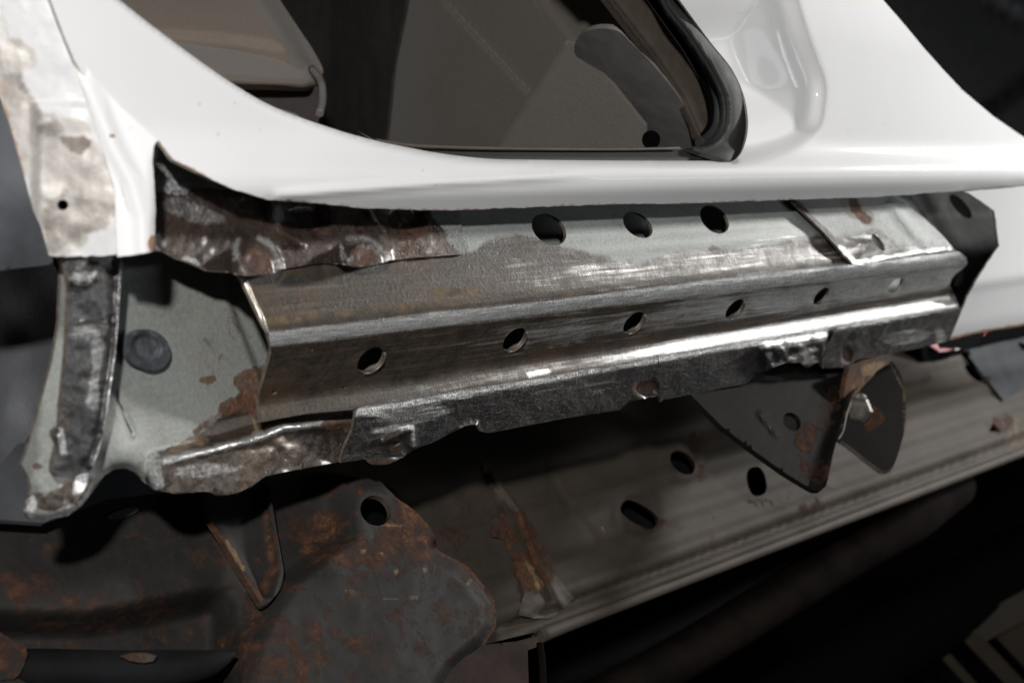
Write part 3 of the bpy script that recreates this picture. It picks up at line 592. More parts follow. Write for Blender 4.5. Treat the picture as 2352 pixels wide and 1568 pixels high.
chan = sheet('reinforcement_channel', ch_o, CH, M_chan, body, 6, holes=top_holes + face_holes + pins, h=h_ch, th=0.0021, rim_mat=M_cutdark, jit=0.35,
             attrs={'bare': region(brown_edge, 16, 14, 40, 3), 'polish_glint': pol_glint_ch,
                    'rust': mx(streak([(780, 745), (900, 735)], 7, 6, 4, 0.4), spot(640, 660, 40, 14, 0, 0.5, 3, 0.15), spot(2000, 640, 30, 8, 0, 0.6, 4, 0.15)),
                    'ochre': mx(lambda x, y: 0.52 * np.exp(-((vcol(x, y) - 678) / 15) ** 2) * (1 - sstep(1000, 1350, x)), spot(1050, 672, 66, 15, -3, 0.7, 4, 0.70, 0.8), spot(1250, 680, 130, 12, -5, 0.4, 6, 0.42), lambda x, y: 0.36 * np.exp(-((vcol(x, y) - 856) / 14) ** 2) * sstep(830, 960, x) * (1 - sstep(1400, 1600, x)), spot(720, 690, 120, 30, 0, 0.5, 9, 0.30)),
                    'dark': mx(spot(668, 648, 30, 9, 0, 0.4, 3, 0.6), spot(720, 640, 60, 16, 0, 0.5, 4, 0.45), spot(1560, 720, 20, 16, 0, 0.5, 5, 0.4), spot(1140, 560, 34, 24, 0, 0.5, 6, 0.4), spot(780, 812, 60, 14, -8, 0.5, 8, 0.40), lambda x, y: 0.40 * np.exp(-((vcol(x, y) - 775) / 30) ** 2) * sstep(840, 1100, x) * (1 - sstep(1500, 1800, x)) * fbm(x, y * 3, 120, 5)),
                    'pit': K(0.0)})
tag(chan, 'long folded steel channel ground bare over grey paint, with three large and six small oval holes')
# pale weld line on the sawn left edge
tube('sawn_edge_weld', [CH(np.array(x), np.array(y)) + normals(CH, np.array([x]), np.array([y]))[0] * 0.0010 for x, y in [(553, 638), (562, 656), (574, 683), (588, 711), (600, 740), (611, 764)]], [0.0009, 0.0016, 0.0011, 0.0016, 0.0008], M_bright, chan, 7, 5)
# hole lips
for i, e in enumerate(face_holes[:4]):
    pts = [(x, y) for x, y in e]; L = dens(pts, 5)
    half = [p for p in pts if p[1] > np.mean([q[1] for q in pts]) - 4 and True]
    half = pts[2:16]
    tube('hole_lip', [CH(np.array(x), np.array(y)) + normals(CH, np.array([x]), np.array([y]))[0] * 0.0003 for x, y in half], 0.0007, M_cutdark, chan, 6, 2)

# --- dented rusty plate under the white panel
DP = off(CH, 0.0030)
dp_o = [(357, 392), (360, 360), (362, 335), (420, 340), (520, 380), (640, 410), (900, 430), (1046, 440), (1061, 526), (1069, 548), (1076, 566), (1074, 578), (1065, 584), (1023, 587), (959, 591), (896, 598), (873, 605), (835, 613), (814, 611), (790, 605), (744, 603), (700, 609), (661, 615), (643, 622), (625, 629), (580, 632), (565, 631), (547, 629), (528, 623), (509, 623), (476, 620), (439, 603), (404, 591), (376, 576), (352, 574), (340, 560), (345, 470)]
def h_dp(x, y):
    def arch(cx, cy, rx, ry):
        r = np.hypot((x - cx) / rx, np.minimum(y - cy, 0) / ry); return 1 - sstep(0.62, 1.05, r)
    h = 0.0100 * arch(587, 628, 66, 84) + 0.0090 * arch(838, 612, 66, 76)
    h = h - 0.0060 * (1 - sstep(0.35, 1.0, np.hypot((x - 695) / 78, (y - 500) / 62))) - 0.0050 * (1 - sstep(0.35, 1.0, np.hypot((x - 925) / 70, (y - 500) / 55)))
    h = h + 0.0035 * np.exp(-(dline(x, y, [(618, 455), (628, 495), (648, 530), (690, 560)]) / 9) ** 2) + 0.0028 * np.exp(-(dline(x, y, [(848, 470), (860, 500), (885, 525)]) / 8) ** 2)
    h = h + 0.0016 * (fbm(x, y, 70, 14, 3) - 0.5) + 0.0009 * (fbm(x, y, 16, 15, 3) - 0.5) * (1 - sstep(980, 1040, x))
    return h + 0.007 * sstep(590, 330, x)
dp = sheet('dented_plate', dp_o, DP, M_bare, body, 5, h=h_dp, th=0.0016, rim_mat=M_bright, jit=0.6,
           attrs={'bare': mx(region([(300, 440), (380, 440), (440, 430), (560, 440), (1000, 400), (985, 500), (1010, 515), (1022, 530), (1025, 556), (1055, 585), (1000, 640), (300, 660)], 4, 9, 18, 5), spot(420, 440, 50, 20, 20, 0.6, 5, 0.5)),
                  'crust': mx(K(0.13), spot(400, 425, 52, 24, 25, 0.5, 3, 0.62), spot(450, 465, 60, 22, 25, 0.6, 4, 0.36), spot(1000, 512, 26, 16, 0, 0.6, 7, 0.35), spot(440, 605, 26, 10, 20, 0.6, 8, 0.3), spot(400, 560, 20, 9, 0, 0.6, 9, 0.2)),
                  'polish_glint': mx(glow([(545, 590), (540, 570), (548, 552)], 12, 0.6), glow([(563, 628), (548, 595)], 6, 0.5), glow([(596, 548), (614, 556), (628, 570)], 11, 0.6), glow([(628, 570), (642, 602)], 7, 0.45), glow([(800, 600), (786, 580), (783, 562)], 8, 0.55), glow([(800, 552), (840, 546), (872, 570)], 16, 0.45), glow([(830, 575), (850, 580)], 26, 0.36), glow([(590, 575), (600, 585)], 26, 0.30), glow([(660, 480), (720, 478)], 14, 0.40), spot(640, 490, 16, 22, 0, 0.6, 4, 0.6), streak([(848, 475), (862, 505)], 7, 4, 8, 0.6), spot(430, 480, 70, 24, 20, 0.7, 4, 0.42), spot(440, 600, 28, 8, 20, 0.5, 3, 0.5)),  # bright arcs put the dent highlights into the colour
                  'rust': mx(spot(590, 598, 42, 34, 0, 0.4, 5, 0.62), spot(840, 592, 36, 26, 0, 0.5, 6, 0.58), spot(950, 530, 50, 24, 0, 0.5, 8, 0.55), spot(690, 530, 60, 26, 0, 0.5, 9, 0.42), spot(450, 530, 80, 50, 0, 0.7, 10, 0.30), spot(540, 490, 60, 26, 10, 0.6, 11, 0.38), spot(815, 603, 22, 5, 0, 0.4, 4, 0.6)),
                  'ochre': mx(streak([(620, 480), (650, 535), (700, 560)], 9, 6, 3, 0.45), spot(470, 612, 60, 10, 15, 0.5, 4, 0.35)),
                  'dark': mx(spot(400, 470, 40, 20, 0, 0.6, 4, 0.45), spot(480, 520, 60, 20, 0, 0.6, 5, 0.35), spot(1042, 565, 3)),
                  'pit': K(0.8)})
tag(dp, 'brown rusty plate hammered with round dents above the channel')

# --- overlapping end plate
EP = off(CH, 0.0035)
ep_o = [(1819, 462), (1815, 430), (2040, 420), (2042, 448), (2080, 468), (2119, 498), (2163, 539), (2186, 574), (2140, 580), (2088, 586), (2040, 594), (2003, 602), (1975, 609), (1957, 606), (1940, 590), (1926, 570), (1895, 536), (1850, 492)]
ep = sheet('end_plate', ep_o, EP, M_chan, body, 5, holes=[ell(2017, 557, 23, 8.5, 52)], th=0.002, rim_mat=M_cutdark, jit=0.5,
           h=lambda x, y: 0.0035 * np.exp(-(dline(x, y, [(1822, 464), (1880, 520), (1930, 572), (1962, 605)]) / 8) ** 2) - 0.003 * np.exp(-(np.hypot((x - 1970) / 36, (y - 565) / 24)) ** 2) + 0.003 * (fbm(x, y, 20, 6, 3) - 0.5) * sstep(530, 560, y) + 0.0025 * np.exp(-(dline(x, y, [(2050, 470), (2120, 560)]) / 14) ** 2),
           attrs={'bare': mx(lambda x, y: 0.8 * sstep(-14, 8, y - np.interp(x, [1820, 1900, 1960, 2010, 2060, 2180], [475, 545, 545, 520, 560, 565])) * (1 - sstep(2060, 2100, x) * 0.7), streak([(1819, 462), (1895, 536), (1940, 590)], 12, 4, 4, 0.8)),
                  'polish_glint': mx(spot(1985, 545, 36, 9, 0, 0.6, 3, 0.5), spot(1970, 575, 30, 9, 0, 0.6, 5, 0.45), streak([(1960, 606), (2088, 585), (2186, 573)], 9, 4, 5, 0.9), streak([(1930, 565), (1960, 600)], 8, 4, 6, 0.7), spot(2110, 565, 40, 8, 0, 0.5, 4, 0.4)),
                  'ochre': mx(streak([(1940, 440), (1965, 485), (1990, 505)], 22, 12, 6, 1.0)), 'rust': mx(streak([(1948, 440), (1972, 488), (1996, 506)], 12, 10, 4, 0.8), streak([(1895, 536), (1935, 580)], 4, 3, 5, 0.4)),
                  'dark': mx(spot(1848, 482, 14, 5, 30, 0.4, 5, 0.6), spot(2120, 560, 30, 14, 0, 0.5, 5, 0.4)), 'pit': K(0.2)})
tag(ep, 'grey overlapping end plate with an orange stain and one slot')

# --- lower flange, three overlapping pieces
FLG = Prof([(700, 0.484), (872, 0.4925, 0.0045), (1010, 0.4995)], 0.0045)
CH2 = off(CH, 0.0016)
def fl_attr(seed, pol):
    return {'bare': K(1), 'polish_glint': pol, 'rust': mx(spot(905, 1025, 26, 16, 0, 0.4, 3, 0.5), spot(880, 1060, 40, 10, 0, 0.4, 4, 0.6), spot(1480, 890, 28, 16, -10, 0.4, 5, 0.75), spot(1075, 985, 30, 8, 0, 0.4, 5, 0.5), spot(1250, 910, 120, 40, -8, 0.6, 8, 0.22), spot(1600, 880, 90, 26, -8, 0.6, 9, 0.25), spot(1820, 830, 50, 12, -8, 0.5, 4, 0.5), spot(1945, 815, 10, 20, 10, 0.4, 4, 0.7)),
            'ochre': mx(streak([(1050, 988), (1100, 975), (1108, 990)], 4, 2, 4, 0.7), spot(970, 935, 30, 10, 0, 0.5, 4, 0.4)),
            'dark': mx(lambda x, y: 0.45 * sstep(895, 930, vcol(x, y)) * fbm(x, y, 60, 31)), 'pit': lambda x, y: 0.25 + 0.3 * fbm(x, y, 40, 3)}
def foldpol(x, y):
    v = vcol(x, y); n = fbm(x * 0.5, y, 10, 33)
    return np.clip(np.exp(-((v - 886) / 10) ** 2) * (0.45 + 0.5 * n), 0, 1)
f1_o = [(818, 946), (822, 938), (860, 925), (900, 917), (1200, 874), (1500, 821), (1516, 818), (1518, 925), (1511, 908), (1476, 916), (1445, 921), (1424, 941), (1290, 962), (1135, 992), (1118, 994), (1100, 989), (1092, 974), (1068, 978), (1043, 990), (997, 1015), (950, 1032), (926, 1050), (893, 1065), (856, 1068), (846, 1062), (837, 1054), (781, 1063), (786, 1040), (800, 1008), (809, 990), (814, 965)]
def h_f(x, y):
    h = 0.0020 * (fbm(x, y, 90, 17, 2) - 0.5) + 0.0004 * (fbm(x, y, 14, 18, 2) - 0.5)
    h = h - 0.0035 * (1 - sstep(0.5, 1.0, np.hypot((x - 905) / 34, (y - 1028) / 26))) + 0.003 * np.exp(-(dline(x, y, [(880, 1012), (925, 992), (948, 985), (950, 1025)]) / 5) ** 2)
    h = h - 0.004 * (1 - sstep(0.5, 1.0, np.hypot((x - 1485) / 32, (y - 893) / 20))) + 0.003 * (1 - sstep(0, 7, dline(x, y, [(1060, 985), (1096, 972)])))
    return h
f1 = sheet('rocker_flange', f1_o, CH2, M_flange, body, 5, holes=[ell(912, 1019, 13, 4.5, -32, 14)], h=h_f, th=0.0016, rim_mat=M_cutdark, jit=0.8,
           attrs=fl_attr(1, mx(foldpol, spot(860, 950, 50, 8, 6, 0.5, 3, 0.8), spot(900, 985, 60, 8, -6, 0.5, 4, 0.6), spot(960, 950, 90, 22, -8, 0.6, 5, 0.45), streak([(948, 985), (950, 1025)], 5, 3, 6, 0.8), spot(1300, 900, 120, 24, -8, 0.6, 11, 0.25))))
tag(f1, 'ragged lower flange of ground dark steel with a torn weld nugget')
f2_o = [(1512, 817), (1700, 787), (1895, 755), (1903, 756), (1897, 800), (1886, 842), (1877, 832), (1859, 843), (1850, 842), (1838, 832), (1800, 834), (1778, 843), (1760, 852), (1736, 857), (1726, 870), (1718, 880), (1620, 900), (1525, 918), (1517, 924)]
def h_f2(x, y):
    v = vcol(x, y); h = 0.0014 * (fbm(x, y, 60, 27, 2) - 0.5)
    lump = sstep(1745, 1760, x) * sstep(6, 14, y - np.interp(x, [1500, 1900], [824, 758]))
    return h + lump * 0.006 * (0.6 + 0.8 * (fbm(x, y, 18, 28, 3) - 0.5)) 
f2 = sheet('rocker_flange', f2_o, off(CH, 0.0018), M_flange, body, 5, h=h_f2, th=0.0016, rim_mat=M_cutdark, jit=1.2,
           attrs=fl_attr(2, mx(foldpol, streak([(1752, 795), (1800, 790), (1890, 772)], 13, 7, 5, 0.95), spot(1840, 815, 40, 8, -20, 0.5, 5, 0.6), spot(1855, 825, 26, 12, 0, 0.5, 6, 0.5), spot(1785, 838, 22, 7, 0, 0.5, 7, 0.6))))
tag(f2, 'crumpled middle length of the lower flange with a folded bright lump')
f3_o = [(1922, 752), (2000, 738), (2100, 724), (2207, 708), (2200, 728), (2194, 735), (2188, 760), (2181, 782), (2120, 797), (2052, 811), (2000, 820), (1968, 826), (1956, 839), (1940, 845), (1926, 843), (1905, 845), (1888, 843), (1900, 812), (1912, 780)]
f3 = sheet('rocker_flange', f3_o, off(CH, 0.0045), M_flange, body, 5, h=lambda x, y: 0.0015 * (fbm(x, y, 50, 37, 2) - 0.5) - 0.003 * (1 - sstep(0.5, 1.0, np.hypot((x - 1944) / 14, (y - 815) / 22))) + 0.0006 * (fbm(x, y, 10, 38, 2) - 0.5), th=0.0016, rim_mat=M_cutdark, jit=0.8,
           attrs=fl_attr(3, mx(spot(2080, 775, 60, 14, -8, 0.6, 5, 0.45), spot(2160, 770, 14, 20, 0, 0.5, 6, 0.5), streak([(1925, 752), (2200, 709)], 6, 3, 5, 0.5))))
tag(f3, 'right-hand length of the lower flange lapped over its neighbour')

# --- door seal, sill strip and interior seen through the opening
SE = Prof([(-900, 0.66), (-100, 0.575), (340, 0.535, 0.01), (372, 0.518, 0.01), (400, 0.515)])
In_ = catmull([(1490, -60), (1532, 25), (1572, 76), (1609, 130), (1640, 180), (1655, 211), (1662, 246), (1659, 288), (1641, 316), (1612, 333), (1575, 340)], 5)
so = catmull([(1686, 372), (1705, 352), (1718, 316), (1722, 274), (1712, 218), (1684, 157), (1634, 93), (1564, -2), (1519, -60)], 5)
outer_band = In_ + so
def h_band(x, y):
    a = dline(x, y, In_); b = dline(x, y, so); t = a / (a + b + 1e-6)
    return 0.010 * np.sqrt(np.clip(4 * t * (1 - t), 0, 1)) + 0.002 * np.exp(-((a - 10) / 4) ** 2)
seal = sheet('door_seal', outer_band, SE, M_seal, body, 6, h=h_band, th=0.003)
tag(seal, 'black rubber door seal around the rear corner of the opening')
sill = sheet('sill_strip', [(820, 300), (865, 323), (930, 334), (1010, 339), (1150, 342), (1400, 344), (1575, 341), (1620, 330), (1660, 318), (1684, 373), (1100, 376), (900, 352)], off(SE, -0.001), M_seal, body, 7, th=0.003,
             h=lambda x, y: 0.003 * np.exp(-((y - 362) / 9) ** 2))
tag(sill, 'dark rubber strip along the sill')
def path3(pts, z): return [at(x, y, z if not hasattr(z, '__len__') else np.interp(i, range(len(z)), z)) for i, (x, y) in enumerate(pts)]
def on(Fn, pts, t=0.0): return [Fn(np.array(float(x)), np.array(float(y))) + normals(Fn, np.array([float(x)]), np.array([float(y)]))[0] * t for x, y in pts]
S2 = off(SE, -0.012)
tube('seal_lip', on(S2, [(1500, -60), (1520, -20), (1560, 52), (1602, 120), (1632, 175), (1650, 235), (1648, 285), (1630, 314), (1606, 329)]), 0.0035, M_seal, seal, 10)
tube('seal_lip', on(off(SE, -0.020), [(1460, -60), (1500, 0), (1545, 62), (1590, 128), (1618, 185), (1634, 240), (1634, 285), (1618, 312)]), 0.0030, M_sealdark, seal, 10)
TR = off(SE, -0.030)
tr = sheet('pillar_trim', [(1350, -60), (1388, 0), (1450, 80), (1500, 145), (1560, 235), (1590, 290), (1602, 330), (1625, 310), (1633, 270), (1615, 200), (1570, 120), (1520, 50), (1470, -20), (1440, -60)], TR, M_tan, body, 8, th=0.003,
           h=lambda x, y: -0.010 * np.exp(-(dline(x, y, [(1350, -60), (1388, 0), (1500, 145), (1560, 235), (1602, 330)]) / 14) ** 2))
tube('trim_strip', on(off(SE, 0.002), [(864, 323), (930, 333.5), (1010, 338), (1150, 341.5), (1400, 343.5), (1560, 341)]), 0.0011, M_tan, body, 6)
tag(tr, 'brown-grey trim inside the rear edge of the opening')

IN1 = Plane3((1100, 200, 1.42), (1450, 330, 1.32), (1100, 0, 1.50))
mauve = sheet('quarter_trim', catmull([(1325, 130), (1319, 108), (1327, 88), (1348, 72), (1380, 66), (1420, 72), (1450, 100), (1500, 150), (1560, 225), (1612, 320), (1620, 360), (1450, 362), (1440, 250), (1380, 180)], 4), Plane3((1400, 40, 1.06), (1600, 330, 1.145), (1325, 130, 1.13)), M_trimgrey, body, 9, th=0.004,
              h=lambda x, y: 0.012 * np.sqrt(np.clip(1 - ((x - 1395 - (y - 70) * 0.75) / 150) ** 2, 0, 1)) - 0.012)
tag(mauve, 'rounded grey plastic trim behind the opening')
scr = lathe('screw', at(1495, 323, 1.10), -FWD + UP * 0.3, [(0.0062, 0.0), (0.0062, 0.003), (0.0046, 0.0042), (0.0030, 0.0030)], M_sealdark, mauve)
tag(scr, 'round black fastener low on the grey trim')
cp = sheet('carpet_panel', [(1283, 123), (1298, 96), (1345, 112), (1420, 215), (1480, 290), (1480, 370), (1105, 370), (1139, 334), (1216, 211)], Plane3((1283, 123, 1.148), (1139, 334, 1.225), (1450, 330, 1.150)), M_trim2, body, 10, th=0.004,
           h=lambda x, y: 0.006 * np.exp(-(dline(x, y, [(1290, 100), (1216, 211), (1120, 360)]) / 7) ** 2))
tag(cp, 'grey-brown carpeted panel low in the opening')
TA = Plane3((1000, 100, 1.30), (1210, 211, 1.20), (1140, 334, 1.24))
seam_l = [(985, -40), (1022, 0), (1118, 104), (1216, 211)]
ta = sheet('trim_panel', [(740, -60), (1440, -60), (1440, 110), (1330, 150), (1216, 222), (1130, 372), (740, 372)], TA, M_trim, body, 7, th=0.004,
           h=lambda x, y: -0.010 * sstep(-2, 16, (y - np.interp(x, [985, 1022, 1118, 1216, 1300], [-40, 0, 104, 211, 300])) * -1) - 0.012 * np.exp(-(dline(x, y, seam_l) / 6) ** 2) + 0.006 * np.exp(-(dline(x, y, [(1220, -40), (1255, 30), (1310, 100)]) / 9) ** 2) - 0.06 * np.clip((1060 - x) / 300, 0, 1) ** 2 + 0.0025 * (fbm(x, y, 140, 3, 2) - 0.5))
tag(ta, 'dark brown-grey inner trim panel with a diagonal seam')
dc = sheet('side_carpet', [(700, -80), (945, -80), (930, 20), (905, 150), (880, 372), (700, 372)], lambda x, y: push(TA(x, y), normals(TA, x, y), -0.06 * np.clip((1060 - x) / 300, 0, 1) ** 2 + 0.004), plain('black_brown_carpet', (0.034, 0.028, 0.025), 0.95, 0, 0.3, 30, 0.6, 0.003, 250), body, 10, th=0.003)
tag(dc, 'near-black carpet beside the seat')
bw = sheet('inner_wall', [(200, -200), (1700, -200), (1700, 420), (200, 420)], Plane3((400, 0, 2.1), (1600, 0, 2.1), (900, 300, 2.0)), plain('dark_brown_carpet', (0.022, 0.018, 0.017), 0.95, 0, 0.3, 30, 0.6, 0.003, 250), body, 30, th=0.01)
tag(bw, 'dark carpeted inside of the car')
rd = sheet('rear_opening_trim', [(1900, -200), (2700, -200), (2700, 420), (2400, 430), (2150, 260)], Plane3((2050, 0, 2.3), (2352, 0, 2.5), (2352, 300, 2.4)), plain('black_trim', (0.018, 0.018, 0.019), 0.6), body, 20, th=0.01,
           h=lambda x, y: 0.02 * sstep(-6, 6, x * 0.75 + y - 1960) - 0.02 * np.exp(-(dline(x, y, [(2260, 0), (2352, 50), (2440, 100)]) / 8) ** 2))
tag(rd, 'black trim seen through the rear opening')

# ================================================================ SEAT
SC = Plane3((450, 0, 1.20), (700, 0, 1.24), (600, 250, 1.12))
SB = Plane3((450, 90, 1.17), (700, 150, 1.195), (650, 210, 1.11))
sb_o = catmull([(200, -80), (600, -80), (643, 0), (689, 70), (722, 120), (742, 168), (700, 170), (643, 128), (527, 108), (390, 98), (250, 60)], 4)
seat = sheet('seat', sb_o, SC, M_seat, body, 9, th=0.03, h=lambda x, y: -0.05 * sstep(80, 0, np.interp(y, [-80, 0, 70, 160], [600, 643, 689, 740]) - x) ** 2 - 0.006 * sstep(30, 0, np.interp(x, [390, 527, 643, 740], [90, 100, 118, 170]) - y) ** 2)
cu_o = catmull([(300, 60), (392, 90), (527, 99), (640, 116), (700, 150), (738, 180), (742, 205), (735, 225), (690, 226), (620, 216), (500, 250), (380, 200)], 4)
s2 = sheet('cushion', cu_o, SB, M_seat, seat, 8, th=0.03, h=lambda x, y: -0.008 * sstep(34, 0, y - np.interp(x, [390, 527, 640, 738], [88, 98, 116, 178])) ** 2 - 0.06 * sstep(175, 232, y - (x - 650) * 0.05) ** 2 - 0.03 * sstep(690, 745, x) ** 2)
s3 = sheet('seat_base', [(560, 195), (740, 200), (746, 240), (742, 285), (760, 310), (600, 300), (500, 250)], Plane3((600, 210, 1.17), (740, 210, 1.20), (700, 290, 1.19)), plain('dark_seat_plastic', (0.055, 0.045, 0.045), 0.6), seat, 8, th=0.02)
tag(seat, 'beige cloth seat inside the door opening')
tube('piping', [at(x, y, z) for x, y, z in [(716, 158, 1.20), (732, 178, 1.19), (740, 200, 1.18), (741, 235, 1.17), (734, 262, 1.16)]], 0.003, M_trimgrey, seat, 8)

# ================================================================ CHASSIS FRAME
frame = thing('chassis_frame', (1.0, 0.58, 0.5), 'grey-brown steel chassis frame rail with oval holes and rust, running under the car body', 'chassis frame')
RL = Prof([(820, 0.700), (985, 0.625, 0.02), (1060, 0.598, 0.012), (1110, 0.590, 0.012), (1200, 0.566, 0.012), (1260, 0.558, 0.012), (1405, 0.522, 0.012), (1440, 0.520, 0.006), (1462, 0.5125, 0.003), (1482, 0.5135, 0.004), (1500, 0.521)], 0.012)
rail_holes = [ell(1568, 1062, 33, 22, 42), ell(1738, 1105, 34, 22, 78, 24, 0.8), ell(1468, 1181, 46, 22, 30, 28, 0.7), ell(2236, 856, 26, 10, 45), ell(2140, 812, 15, 15, 20, 5), ell(2284, 984, 17, 13, 20, 3)]
def below_lip(v): return 370 + (v - 370) * 1.0
def rl_xy(v, x): return (x, 370 + (v - 370) * (4108 - x) / 2932.0)
rail_o = [rl_xy(830, 560), rl_xy(830, 1000), rl_xy(830, 1500), rl_xy(830, 2000), rl_xy(830, 2450)] + [rl_xy(1496, x) for x in (2450, 2100, 1800, 1500, 1300, 1235)] + [(1225, 1452), (1180, 1462), (1110, 1480), (1000, 1510), (560, 1560)]
rail = sheet('frame_rail', rail_o, RL, M_rail, frame, 9, holes=rail_holes, th=0.003, rim_mat=M_brk, jit=0.7,
             h=lambda x, y: 0.0025 * (fbm(x, y, 120, 41, 3) - 0.5) - 0.002 * np.exp(-(dline(x, y, [(1245, 1060), (1300, 1150), (1370, 1240)]) / 7) ** 2) - 0.004 * np.exp(-((vcol(x, y) - 1432) / 9) ** 2) + 0.0009 * np.sin(vcol(x, y) / 11.0) * sstep(1060, 1100, vcol(x, y)) * (1 - sstep(1380, 1420, vcol(x, y))) + 0.002 * np.exp(-((np.hypot(x - 1568, y - 1062) - 36) / 8) ** 2) + 0.002 * np.exp(-((np.hypot(x - 1468, y - 1181) - 52) / 9) ** 2),
             attrs={'rust': mx(K(0.36), spot(1600, 1020, 26, 26, 0, 0.5, 3, 1.35), spot(1612, 1085, 10, 26, 0, 0.4, 4, 1.2), spot(1500, 1205, 34, 18, 0, 0.5, 5, 1.1), spot(1740, 1150, 34, 10, 0, 0.5, 6, 0.8), spot(1860, 1165, 34, 16, -15, 0.5, 7, 1.0), spot(1645, 1010, 20, 14, 0, 0.5, 8, 1.3), spot(2300, 975, 34, 26, 0, 0.5, 9, 1.1), spot(2130, 870, 14, 14, 0, 0.4, 3, 1.2), spot(1900, 1120, 150, 26, -14, 0.6, 12, 0.55), spot(1050, 1200, 60, 80, 0, 0.6, 3, 0.8), lambda x, y: 0.95 * sstep(1440, 1480, vcol(x, y)) * fbm(x, y, 50, 6)),
                    'ochre': mx(spot(2030, 1105, 70, 12, -14, 0.6, 3, 0.3), spot(2330, 1000, 26, 40, 0, 0.6, 4, 0.4), spot(1480, 1290, 60, 30, -20, 0.6, 5, 0.28), spot(1385, 1213, 5, 10, 0, 0.3, 6, 0.7))})
tag(rail, 'grey-brown frame rail with oval holes and a rolled lower lip')
RI = off(RL, -0.030)
sheet('rail_inner_wall', [rl_xy(860, 700), rl_xy(860, 2430), rl_xy(1400, 2430), rl_xy(1400, 1000), rl_xy(1400, 700)], RI, M_black, frame, 24, th=0.002)
# rail lower lip, second skin
tube('rail_lip', on(off(RL, 0.001), [rl_xy(1483, x) for x in (1236, 1300, 1400, 1600, 1800, 2000, 2200, 2440)]), [0.0055, 0.0048, 0.0045, 0.0045, 0.005, 0.005], M_weld, frame, 10)
# welded seam
seam_o = [(1100, 1050), (1140, 1085), (1178, 1140), (1210, 1180), (1232, 1205), (1250, 1255), (1275, 1310), (1300, 1355), (1320, 1372), (1296, 1395), (1270, 1418), (1225, 1420), (1190, 1412), (1198, 1380), (1205, 1360), (1190, 1318), (1172, 1270), (1158, 1240), (1132, 1232), (1130, 1195), (1152, 1180), (1140, 1140), (1118, 1100)]
sm_ = sheet('weld_seam', seam_o, off(RL, 0.003), M_weld, frame, 5, th=0.002, jit=3,
      h=lambda x, y: -0.002 + 0.003 * (fbm(x, y, 22, 51, 3) - 0.5) + 0.004 * np.exp(-(dline(x, y, [(1130, 1090), (1190, 1170), (1230, 1280), (1290, 1390)]) / 9) ** 2) - 0.004 * np.exp(-(dline(x, y, [(1160, 1160), (1230, 1290), (1262, 1370)]) / 7) ** 2),
      attrs={'rust': mx(spot(1200, 1260, 60, 110, -28, 0.3, 3, 1.1)), 'ochre': streak([(1208, 1290), (1235, 1330), (1250, 1360)], 9, 12, 5, 0.6)})
tag(sm_, 'thick rusty weld seam across the rail')
# pale blue-grey plate at the right end
bp = sheet('side_plate', [(2214, 804), (2440, 690), (2440, 900), (2372, 880), (2306, 920)], off(RL, 0.004), plain('blue_grey_plate', (0.050, 0.054, 0.060), 0.8, 0, 0.25, 20, 0.3, spec=0.1), frame, 10, holes=[ell(2348, 795, 12, 7, 40, 14)], th=0.003)
tag(bp, 'smooth blue-grey plate at the right end of the rail')

# rusty front plate with gusset and lower tube
RP = Plane3((300, 1250, 0.800), (900, 1300, 0.905), (600, 1500, 0.815))
rp_o = [(-80, 1120), (300, 1060), (700, 1080), (868, 1100), (914, 1144), (950, 1170), (981, 1200), (1002, 1235), (1004, 1263), (1054, 1288), (1078, 1302), (1097, 1326), (1120, 1352), (1134, 1380), (1140, 1410), (1139, 1439), (1114, 1478), (1079, 1506), (1044, 1537), (1005, 1580), (980, 1640), (-80, 1640)]
pan = [(-80, 1480), (200, 1470), (470, 1450), (560, 1432)]
def h_rp(x, y):
    h = 0.004 * (fbm(x, y, 130, 61, 3) - 0.5) + 0.0004 * (fbm(x, y, 14, 62, 3) - 0.5)
    # boss on the right that rises toward the camera and dies into the flat on the left
    b = np.array([(520, 1640), (540, 1560), (560, 1480), (600, 1400), (640, 1340), (720, 1280), (780, 1240)])
    dd = x - np.interp(y, b[::-1, 1], b[::-1, 0]); h = h + 0.018 * sstep(-40, 60, dd)
    h = h - 0.020 * sstep(40, 0, dline(x, y, [(1004, 1263), (1054, 1288), (1097, 1326), (1134, 1380), (1139, 1439), (1114, 1478), (1044, 1537), (980, 1640)])) ** 2
    # low step into the shaded channel at the bottom left
    v = y - np.interp(x, [-80, 200, 560], [1400, 1402, 1330]); h = h - 0.030 * sstep(-10, 75, v) * (1 - sstep(470, 560, x))
    h = h + 0.005 * np.exp(-(dline(x, y, [(785, 1120), (800, 1230), (760, 1290)]) / 40) ** 2)
    return h
